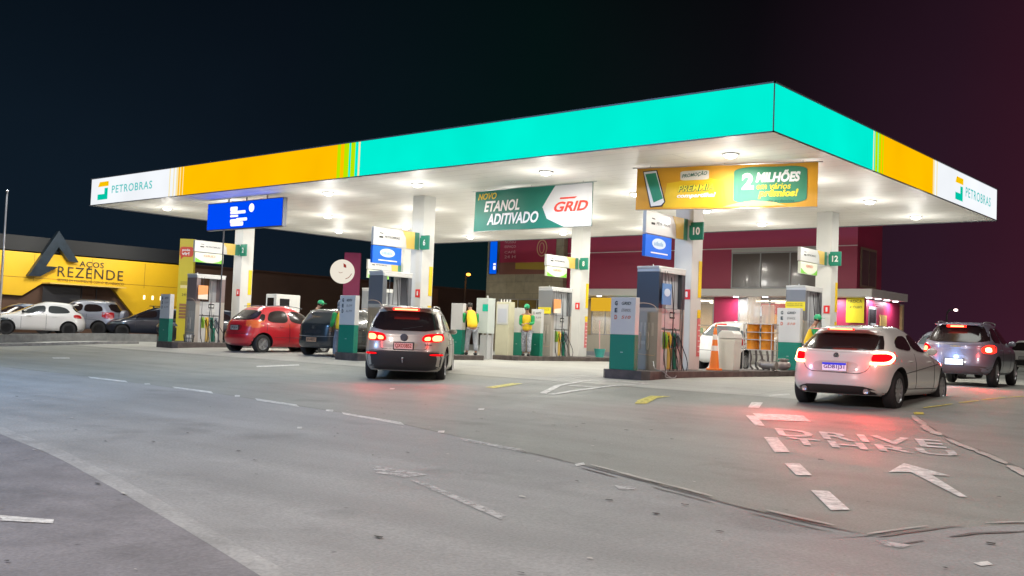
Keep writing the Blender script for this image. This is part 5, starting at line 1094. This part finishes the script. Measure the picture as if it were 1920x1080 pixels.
b = MB(); b.box(-21.8, -7.3, YB+.35, 28.2, 2.86, 2.92); b.build('shop_ceiling', white, st)
# shop lights
tube_m = glow('shop tube', (1, .86, .66), 7)
b = MB()
for x in (-20.5, -18, -15.5, -12, -10): b.box(x-.7, x+.7, 24.6, 24.75, 2.82, 2.855); b.box(x-.7, x+.7, 26.6, 26.75, 2.82, 2.855)
b.build('ceiling_tube', tube_m, st)
for x in (-19.5, -15.5, -10.5): light('shop_lamp', 'AREA', (x, 25.7, 2.78), 120, (1, .80, .52), parent=st, shape='RECTANGLE', size=3, size_y=2)
# awning underside lamps
b = MB(); pts = [(-20.0, 22.5), (-17, 22.5), (-12.6, 22.5), (-11.2, 22.5), (-8.2, 22.5), (-6.7, 22.6), (-6.7, 23.6), (-6.7, 24.6), (-6.7, 25.6)]
for x, y in pts: b.lathe([(.0, 2.90), (.11, 2.905), (.12, 2.929)], 16, c=(x, y, 0))
aw = b.build('awning_lamp', glow('awning lens', (.9, .92, 1), 9), st)
for x, y in pts[::2]: light('awning_light', 'AREA', (x, y, 2.88), 50, (.92, .93, 1), parent=aw, shape='DISK', size=.2)
# shop front glazing: left bay, middle bay, right bay, door
shop_glass = mat('shop glass', (.8, .85, .85), .03, alpha=.16, coat=.5)
fr_m = mat('shopfront frame', (.30, .30, .30), .4, metal=.4)
def window(x0, x1, y, z0_, z1_, parts=3, gm=shop_glass, name='window'):
    b = MB(); w_ = .05
    b.box(x0, x1, y, y+.06, z0_, z0_+w_); b.box(x0, x1, y, y+.06, z1_-w_, z1_)
    for i in range(parts+1): x = x0+(x1-x0-w_)*i/parts; b.box(x, x+w_, y+.001, y+.059, z0_+w_, z1_-w_)
    f = b.build(name, fr_m, st); p = box('pane', gm, x0+w_, x1-w_, y+.025, y+.035, z0_+w_, z1_-w_, f); return f
window(-26.0, -20.9, YA-.08, 1.3, 2.72, 4, mat('dark pane', (.03, .03, .03), .08, coat=.6)); window(-20.8, -18.3, YB, 1.03, 2.92, 3); window(-18.1, -13.96, YB, .1, 2.92, 3); window(-12.74, -8.25, YB, .1, 2.92, 3)
window(-12.75, -8.6, YA+.27, 3.27, 4.86, 3, mat('smoked upper pane', (.11, .09, .08), .13, coat=.2))
box('window_soffit', mat('grey band', (.42, .41, .38), .5), -12.75, -8.6, YA+.26, YA+.29, 4.87, 5.01, st)
# side face window and door
b = MB(); b.box(-7.085, -7.05, 22.6, 24.3, 3.35, 5.0); s_ = b.build('window', mat('bronze frame', (.25, .18, .12), .4), st); b = MB(); b.box(-7.049, -7.04, 22.7, 23.4, 3.45, 4.9); b.box(-7.049, -7.04, 23.5, 24.2, 3.45, 4.9); b.build('pane', mat('smoked upper pane', (.10, .09, .08), .06, coat=1), s_)
b = MB(); b.box(-6.98, -6.94, 23.25, 24.1, 0, 2.6); d_ = b.build('door', fr_m, st); b = MB(); b.box(-6.939, -6.93, 23.32, 24.03, .1, 2.5); b.build('pane', mat('dark pane', (.03, .03, .03), .08, coat=.6), d_)
b = MB(); b.box(-6.99, -6.94, 24.6, 25.3, 0, 2.3); b.build('door', mat('gold door', (.50, .33, .10), .5), st)
def poster(x, y, z, w, h, label, layers, cat='poster', name='poster'):
    t = thing(name, label, cat, (x, y, z)); p = box('board', layers[0], 0, w, -.03, 0, 0, h, t)
    for i, (m_, polys) in enumerate(layers[1:]): flat('print', m_, [[(u*w, v*h) for u, v in pl] for pl in polys], (0, -.03, 0), (1,0,0), (0,0,1), p, lift=.003+.004*i)
    return t, p
t, p = poster(-26.1, YA-.02, 4.0, 3.72, 2.3, 'big dark red and gold poster on the stone tower', [mat('poster wine', (.32, .02, .06), .45), (mat('poster gold', (.34, .23, .03), .5), [[(.0, .06), (1, .06), (1, .26), (0, .26)]]), (mat('poster brown', (.18, .07, .05), .5), [[(0, 0), (1, 0), (1, .08), (.3, .12), (.3, .27), (0, .27)]])])
flat('emblem', mat('poster line', (.48, .30, .16), .5), [ell(2.85, 1.32, .34, .44)], (0, -.045, 0), (1,0,0), (0,0,1), p); flat('emblem', mat('poster wine', (.32, .02, .06), .45), [ell(2.85, 1.32, .28, .38)], (0, -.045, 0), (1,0,0), (0,0,1), p, lift=.008)
flat('emblem', mat('poster line', (.48, .30, .16), .5), [ell(2.85, 1.32, .17, .28), ], (0, -.045, 0), (1,0,0), (0,0,1), p, lift=.013); flat('emblem', mat('poster wine', (.32, .02, .06), .45), [ell(2.85, 1.32, .12, .24)], (0, -.045, 0), (1,0,0), (0,0,1), p, lift=.018)
for i, s in enumerate(('NOSSO', 'ESPAÇO', 'CAFÉ', '24 H')): text_in(s, 'lettering', mat('poster pale', (.62, .4, .4), .5), (.35, -.045, 1.62-.26*i), (1,0,0), (0,0,1), .75, .15, p)
t, p = poster(-27.02, YA-.2, 4.0, .55, 2.4, 'narrow bright blue lit strip at the left edge of the tower poster', [mat('dark blue edge', (.01, .02, .12), .4), (glow('strip blue', (.0, .10, .75), 1.0), [[(.12, .01), (1, .01), (1, 1), (.12, 1)]]), (glow('led white', (1, 1, 1), 1.2), [[(.6, .10), (.9, .10), (.9, .18), (.6, .18)], [(.6, .20), (.9, .20), (.9, .24), (.6, .24)]])])
t.location.x = -26.68
poster(-12.2, YB+.45, 1.55, 1.9, 1.15, 'red and orange food poster glowing inside the shop window', [mat('food brown', (.16, .04, .02), .5), (glow('food red', (.65, .05, .02), .9), [[(.2, .55), (.95, .5), (.9, .98), (.2, .98)]]), (glow('food orange', (.95, .35, .02), .9), [[(.3, .2), (.75, .22), (.72, .5), (.45, .62), (.33, .45)]]), (glow('food white', (.75, .8, .85), .9), [[(.02, .45), (.22, .5), (.2, .85), (.04, .85)]])])
poster(-9.8, YB+.5, 1.9, .55, .8, 'small yellow and brown poster inside the shop window right of the filter rig', [glow('food yellow', (.9, .6, .05), .8), (mat('food brown', (.16, .04, .02), .5), [[(.0, .55), (.2, .55), (.9, 1), (.7, 1)]])])
poster(-20.75, YB-.1, 2.2, 1.35, .66, 'orange yellow lit sign over the left shop window', [glow('sign amber', (.85, .48, .03), .85)])
poster(-19.3, YB-.12, 2.25, 1.05, .6, 'green and white lit menu board over the left shop window', [glow('menu white', (.75, .85, .85), .9), (glow('menu green', (.02, .65, .35), .9), [[(0, .45), (1, .45), (1, 1), (0, 1)]])])
t, p = poster(-6.925, 23.45, 1.3, .5, .62, 'white paper notice taped to the right shop door', [white2, (mat('notice grey', (.3, .35, .5), .5), [[(.2, .2), (.8, .2), (.8, .8), (.2, .8)]])]); t.rotation_euler = (0, 0, math.radians(90))
yellow_notice(-9.05, YB-.1, 1.75, .8, 1.25, 'tall yellow notice board in front of the shop left of the back right dispenser', ('ABASTEÇA', 'AQUI'))
yellow_notice(-7.75, YB-.1, 1.9, .75, 1.15, 'yellow notice board on the crimson wall right of the back right dispenser', ('TROCA', 'DE ÓLEO'))
# shop contents
for (x, y, lab, cm) in ((-20.3, 26.3, 'shelf of goods inside the left shop window', (.45, .2, .08)), (-17.2, 26.8, 'shelf of goods inside the middle shop bay', (.5, .3, .12)), (-14.9, 25.4, 'low shelf of goods beside the crimson pier', (.35, .25, .2)), (-10.6, 27.2, 'shelf of goods behind the filter rig', (.5, .25, .08))):
    t = thing('goods_shelf', lab, 'shelf', (x, y, .06)); b = MB()
    for z in (.05, .45, .85, 1.25, 1.65): b.box(0, 1.6, 0, .4, z, z+.03)
    for x_ in (-.03, 1.6): b.box(x_, x_+.03, 0, .4, 0, 1.9)
    b.build('shelf_frame', dgrey, t)
    for k, cc in enumerate((cm, (.7, .65, .5), (.12, .25, .1), (.6, .06, .05))):
        b = MB()
        for z in (.08, .48, .88, 1.28):
            for i in range(9):
                if (i*7+int(z*10)*3) % 4 == k: hgt = random.uniform(.16, .32); b.box(.04+.17*i, .17+.17*i, .03, .2, z, z+hgt)
        if b.v: b.build('goods', mat('goods %s' % k+lab[:9], cc, .5), t)
t = thing('shop_counter', 'dark counter inside the left shop window', 'counter', (-19.9, 24.6, .06)); box('counter_body', mat('counter brown', (.10, .06, .04), .5), 0, 1.6, 0, .5, 0, 1.15, t, bevel=.01); box('monitor', ink, .3, .85, .1, .16, 1.16, 1.55, t)
person('person in a dark shirt standing inside the left shop window', (-19.0, 25.5), 190, .06, head='hair', armL=(-.05, .2, -.4), armR=(.05, .2, -.4))
# ---------------------------------------------------------------- yellow building on the left
XF = -42.2
yel = mat('yellow facade', (.62, .38, .008), .5, var=.06, vs=.6); brown = mat('brown wall', (.085, .045, .028), .8, var=.15, vs=.5); nav = mat('dark roof band', (.004, .006, .009), .7, var=.1, vs=.5)
yb = thing('steel_shop', 'long low building with bright yellow sign band and a large dark letter A', 'building', (XF, 0, 0))
# local axes: x into the scene, y along the facade
def fac(poly, m_, name, x0=-.2, x1=0.0, par=None): b = MB(); b.prism(poly, 'x', x0, x1); return b.build(name, m_, par or yb)
fac([(-14, 0), (34, 0), (34, 3.95), (-14, 3.95)], brown, 'wall', -8, -.21)
fac([(-14, 4.0), (13.6, 4.12), (13.6, 4.85), (-14, 4.78)], nav, 'roof_band', -8, -.1)
band = fac([(-14, 2.0), (4.5, 1.85), (5.45, 2.50), (9.2, 2.48), (10.15, 1.5), (11.2, .4), (13.1, .3), (13.1, 4.03), (-14, 3.96)], yel, 'sign_band')
grid = MB()
for zz in (2.75,): grid.box(.002, .012, -14, 13.0, zz, zz+.02)
for yy in range(-13, 13, 3): grid.box(.002, .010, yy, yy+.02, 2.6, 3.95)
grid.build('panel_joint', mat('joint brown', (.22, .13, .01), .6), band)

A_m = mat('dark sign metal', (.015, .026, .04), .35, metal=.4, var=.3, vs=3)
fac([(6.02, 5.22), (7.13, 3.70), (6.62, 3.70), (6.05, 4.40), (5.47, 3.38), (6.08, 3.38), (5.22, 2.85), (4.60, 2.82)], A_m, 'letter_a', .02, .32, band)
LM = mat('facade lettering', (.02, .02, .015), .5)
text_in('AÇOS', 'lettering', LM, (.0, 7.32, 3.44), (0,1,0), (0,0,1), 1.32, .36, band, lift=.03, bold=.01, spacing=1.1)
text_in('REZENDE', 'lettering', LM, (.0, 6.2, 2.92), (0,1,0), (0,0,1), 3.55, .52, band, lift=.03, spacing=1.12)
text_in('SEMPRE EM MOVIMENTO COM O SEU NEGOCIO', 'lettering', LM, (.0, 6.22, 2.68), (0,1,0), (0,0,1), 3.6, .13, band, lift=.03)
b = MB(); b.box(.0, .9, 5.45, 9.5, 2.50, 2.56); b.build('door_canopy', mat('yellow canopy', (.60, .42, .10), .5), yb)
b = MB()
for y_ in (7.6, 8.4): b.box(-.205, -.15, y_, y_+.04, 0, 2.5)
b.box(-.205, -.16, 5.6, 7.55, .1, 2.4); b.build('shutter', mat('grey shutter', (.05, .05, .055), .6), yb)
b = MB()
for y_ in (11.0, 11.5, 12.0): b.box(.003, .02, y_, y_+.1, 2.0, 2.22)
b.build('wall_lamp', glow('small facade lamp', (1, .92, .6), 2.5), band)
for y_ in (1.0, 5.5, 10.0): light('facade_fill', 'AREA', (3.4, y_, 5.6), 230, (1, .93, .8), parent=yb, aim=(0, y_+.5, 2.8), size=1.2)  # row of lamps without fittings, added to brighten the yellow band
# dark long wall continuing behind the canopy
t = thing('rear_wall', 'long dark brown wall behind the pumps beyond the yellow facade', 'wall', (-46, 14, 0)); b = MB(); b.box(-1, 0, 0, 60, 0, 4.3); b.box(-1.1, .1, 0, 60, 4.3, 4.4); b.build('wall_body', brown, t)
# yellow pylon, crimson pylon with disc
pyl = mat('pylon yellow', (.52, .42, .02), .5)
t = thing('yellow_pylon', 'tall yellow sign pylon with a red speech bubble at the top left of the pumps', 'pylon sign', (-31.5, 6.95, 0), math.radians(40))
p = box('panel', pyl, -.33, .33, -.12, .12, 0, 4.55, t, bevel=.01)
flat('bubble', mat('bubble red', (.55, .05, .02), .5), [rrect(.02, 3.75, .62, 4.2, .12), [(.06, 3.80), (.22, 3.78), (.08, 3.62)]], (-.33, -.12, 0), (1,0,0), (0,0,1), p)
text_in('pode', 'lettering', whitel, (-.20, -.12, 3.98), (1,0,0), (0,0,1), .34, .13, p, lift=.012, bold=.03); text_in('vir!', 'lettering', whitel, (-.22, -.12, 3.82), (1,0,0), (0,0,1), .34, .15, p, lift=.012, bold=.03)
flat('print', mat('pylon cream', (.65, .55, .25), .5), [[(.12, 2.35), (.52, 2.35), (.52, 2.48), (.12, 2.48)]], (-.33, -.12, 0), (1,0,0), (0,0,1), p); flat('print', mat('pylon olive', (.38, .30, .02), .5), [[(.12, 2.5), (.52, 2.5), (.52, 2.66), (.12, 2.66)]], (-.33, -.12, 0), (1,0,0), (0,0,1), p)
text_in('24H', 'lettering', ink, (-.12, -.12, 2.0), (1,0,0), (0,0,1), .26, .12, p, lift=.008)
for k in range(5): box('slat', mat('slat brown', (.25, .12, .05), .5), -.2, .12, -.15, -.12, 1.0+.14*k, 1.1+.14*k, p)
t = thing('crimson_pylon', 'dark crimson pylon with a round white lit disc left of the middle pumps', 'pylon sign', (-31.2, 16.3, 0), math.radians(45))
p = box('panel', mat('pylon crimson', (.28, .015, .09), .5), -.42, .42, -.15, .15, 0, 4.75, t, bevel=.01)
b = MB(); b.lathe([(.60, -.08), (.62, -.04), (.62, .04), (.60, .08)], 36, 'y', (-.48, -.28, 3.75)); d = b.build('disc', glow('disc white', (.85, .78, .66), 1.0), p)
flat('disc_print', mat('disc red', (.7, .04, .02), .5), [[(-.42, 3.98), (-.28, 3.94), (-.30, 4.10), (-.44, 4.18)]], (0, -.36, 0), (1,0,0), (0,0,1), d); b = MB(); b.tube([(-.66, -.365, 3.72), (-.56, -.365, 3.66), (-.46, -.365, 3.72)], .012, 6, smooth=2); b.tube([(-.30, -.365, 3.38), (-.12, -.365, 3.46), (-.0, -.365, 3.66)], .018, 6, smooth=2); b.build('disc_print', mat('disc brown', (.45, .12, .06), .5), d)
# poles at the far left and the orange street lamp far behind
t = thing('flag_pole', 'tall thin steel pole at the far left edge with a small ball top', 'pole', (-30.0, -1.65, 0)); b = MB(); b.lathe([(.05, -.2), (.045, 3), (.03, 5.4), (.02, 5.42)], 12); b.ball((0, 0, 5.45), .05, 10, 8); b.build('pole', steel, t, smooth=True)
t = thing('sign_pole', 'framed dark sign between thin steel posts at the left edge of the photo', 'sign post', (-30.2, -1.95, 0)); b = MB(); b.lathe([(.05, -.2), (.045, 3), (.03, 5.5), (.02, 5.52)], 12); b.ball((0, 0, 5.55), .05, 10, 8); b.build('post', steel, t, smooth=True); box('panel', mat('dark glass sign', (.02, .03, .04), .2), -.02, .02, -.9, -.05, 3.6, 5.4, t); box('panel', mat('pale blue pane', (.25, .35, .42), .2), -.02, .02, -.9, -.05, 1.6, 2.9, t)
def street_lamp(x, y, h, label, c, s, p):
    t = thing('street_lamp', label, 'street lamp', (x, y, 0)); b = MB(); b.tube([(0, 0, 0), (0, 0, h-.6), (.1, -.1, h), (.9, -.7, h+.1)], .07, 8, smooth=1); b.build('pole', mat('dark pole', (.03, .03, .03), .6), t)
    b = MB(); b.ball((.9, -.7, h+.02), (.16, .16, .10), 14, 8); hd_ = b.build('lamp_head', glow('lamp '+label[:6], c, s), t); light('lamp_light', 'POINT', (.9, -.7, h-.2), p, c, parent=t, shadow_soft_size=.2)
street_lamp(-40.2, 34.5, 4.95, 'orange glowing street lamp far off between the middle and right pumps', (1, .36, .04), 5, 60)
street_lamp(-17.0, 66.0, 4.2, 'tiny pale street lamp in the far distance above the blue grey SUV', (1, .75, .7), 5, 20)
# low walls and kerbs of the parking lot
sheet('parking_lot', G_lot, [(-44, -8), (-44, 30)], [(-29.3, -1.2), (-29.3, 20)], 40, 4, .006)
def beam(name, label, P, w, h, m, zb=0):
    t = MB(); a = Vector((*P[0], 0)); b_ = Vector((*P[1], 0)); d = (b_-a).normalized(); n = Vector((-d.y, d.x, 0))*w/2; k = 12
    for i in range(k):
        p = a+(b_-a)*i/k; q = a+(b_-a)*(i+1)/k-d*.006; zz = gz(p.x, p.y); z2 = gz(q.x, q.y)
        t.add([p-n+Vector((0,0,zz+zb-.1)), p+n+Vector((0,0,zz+zb-.1)), q+n+Vector((0,0,z2+zb-.1)), q-n+Vector((0,0,z2+zb-.1)), p-n+Vector((0,0,zz+zb+h)), p+n+Vector((0,0,zz+zb+h)), q+n+Vector((0,0,z2+zb+h)), q-n+Vector((0,0,z2+zb+h))], [(0,3,2,1),(4,5,6,7),(0,1,5,4),(1,2,6,5),(2,3,7,6),(3,0,4,7)])
    o = t.build(name, m); return tag(o, label, 'kerb' if 'kerb' in name else 'wall')
beam('lot_kerb', 'long pale concrete kerb in front of the parked cars at the left', [(-28.0, -4.4), (-25.6, 1.5)], .18, .10, concrete)
beam('low_wall', 'low grey concrete beam between the kerb and the parked cars', [(-30.4, -3.2), (-28.0, 3.6)], .22, .30, mat('beam grey', (.20, .20, .19), .8, var=.2, vs=5))
box('stub_wall', mat('render beige', (.36, .33, .26), .8, var=.12, vs=4), -31.0, -30.4, -3.4, -1.75, -.4, .86); tag(bpy.data.objects['stub_wall'], 'short beige rendered wall block at the far left edge', 'wall')
# low building at the far right
t = thing('far_building', 'low brown building far away at the right edge behind the cars', 'building', (-12, 62, 0)); box('wall', mat('far wall', (.12, .07, .04), .7, var=.2, vs=.5), 8, 40, 0, 8, 0, 2.9, t); box('band', mat('far band', (.25, .16, .08), .6), 8, 40, -.05, 0, 1.9, 2.15, t); box('roof_edge', mat('far band', (.25, .16, .08), .6), 7.8, 40.2, -.2, 8.2, 2.92, 3.05, t)
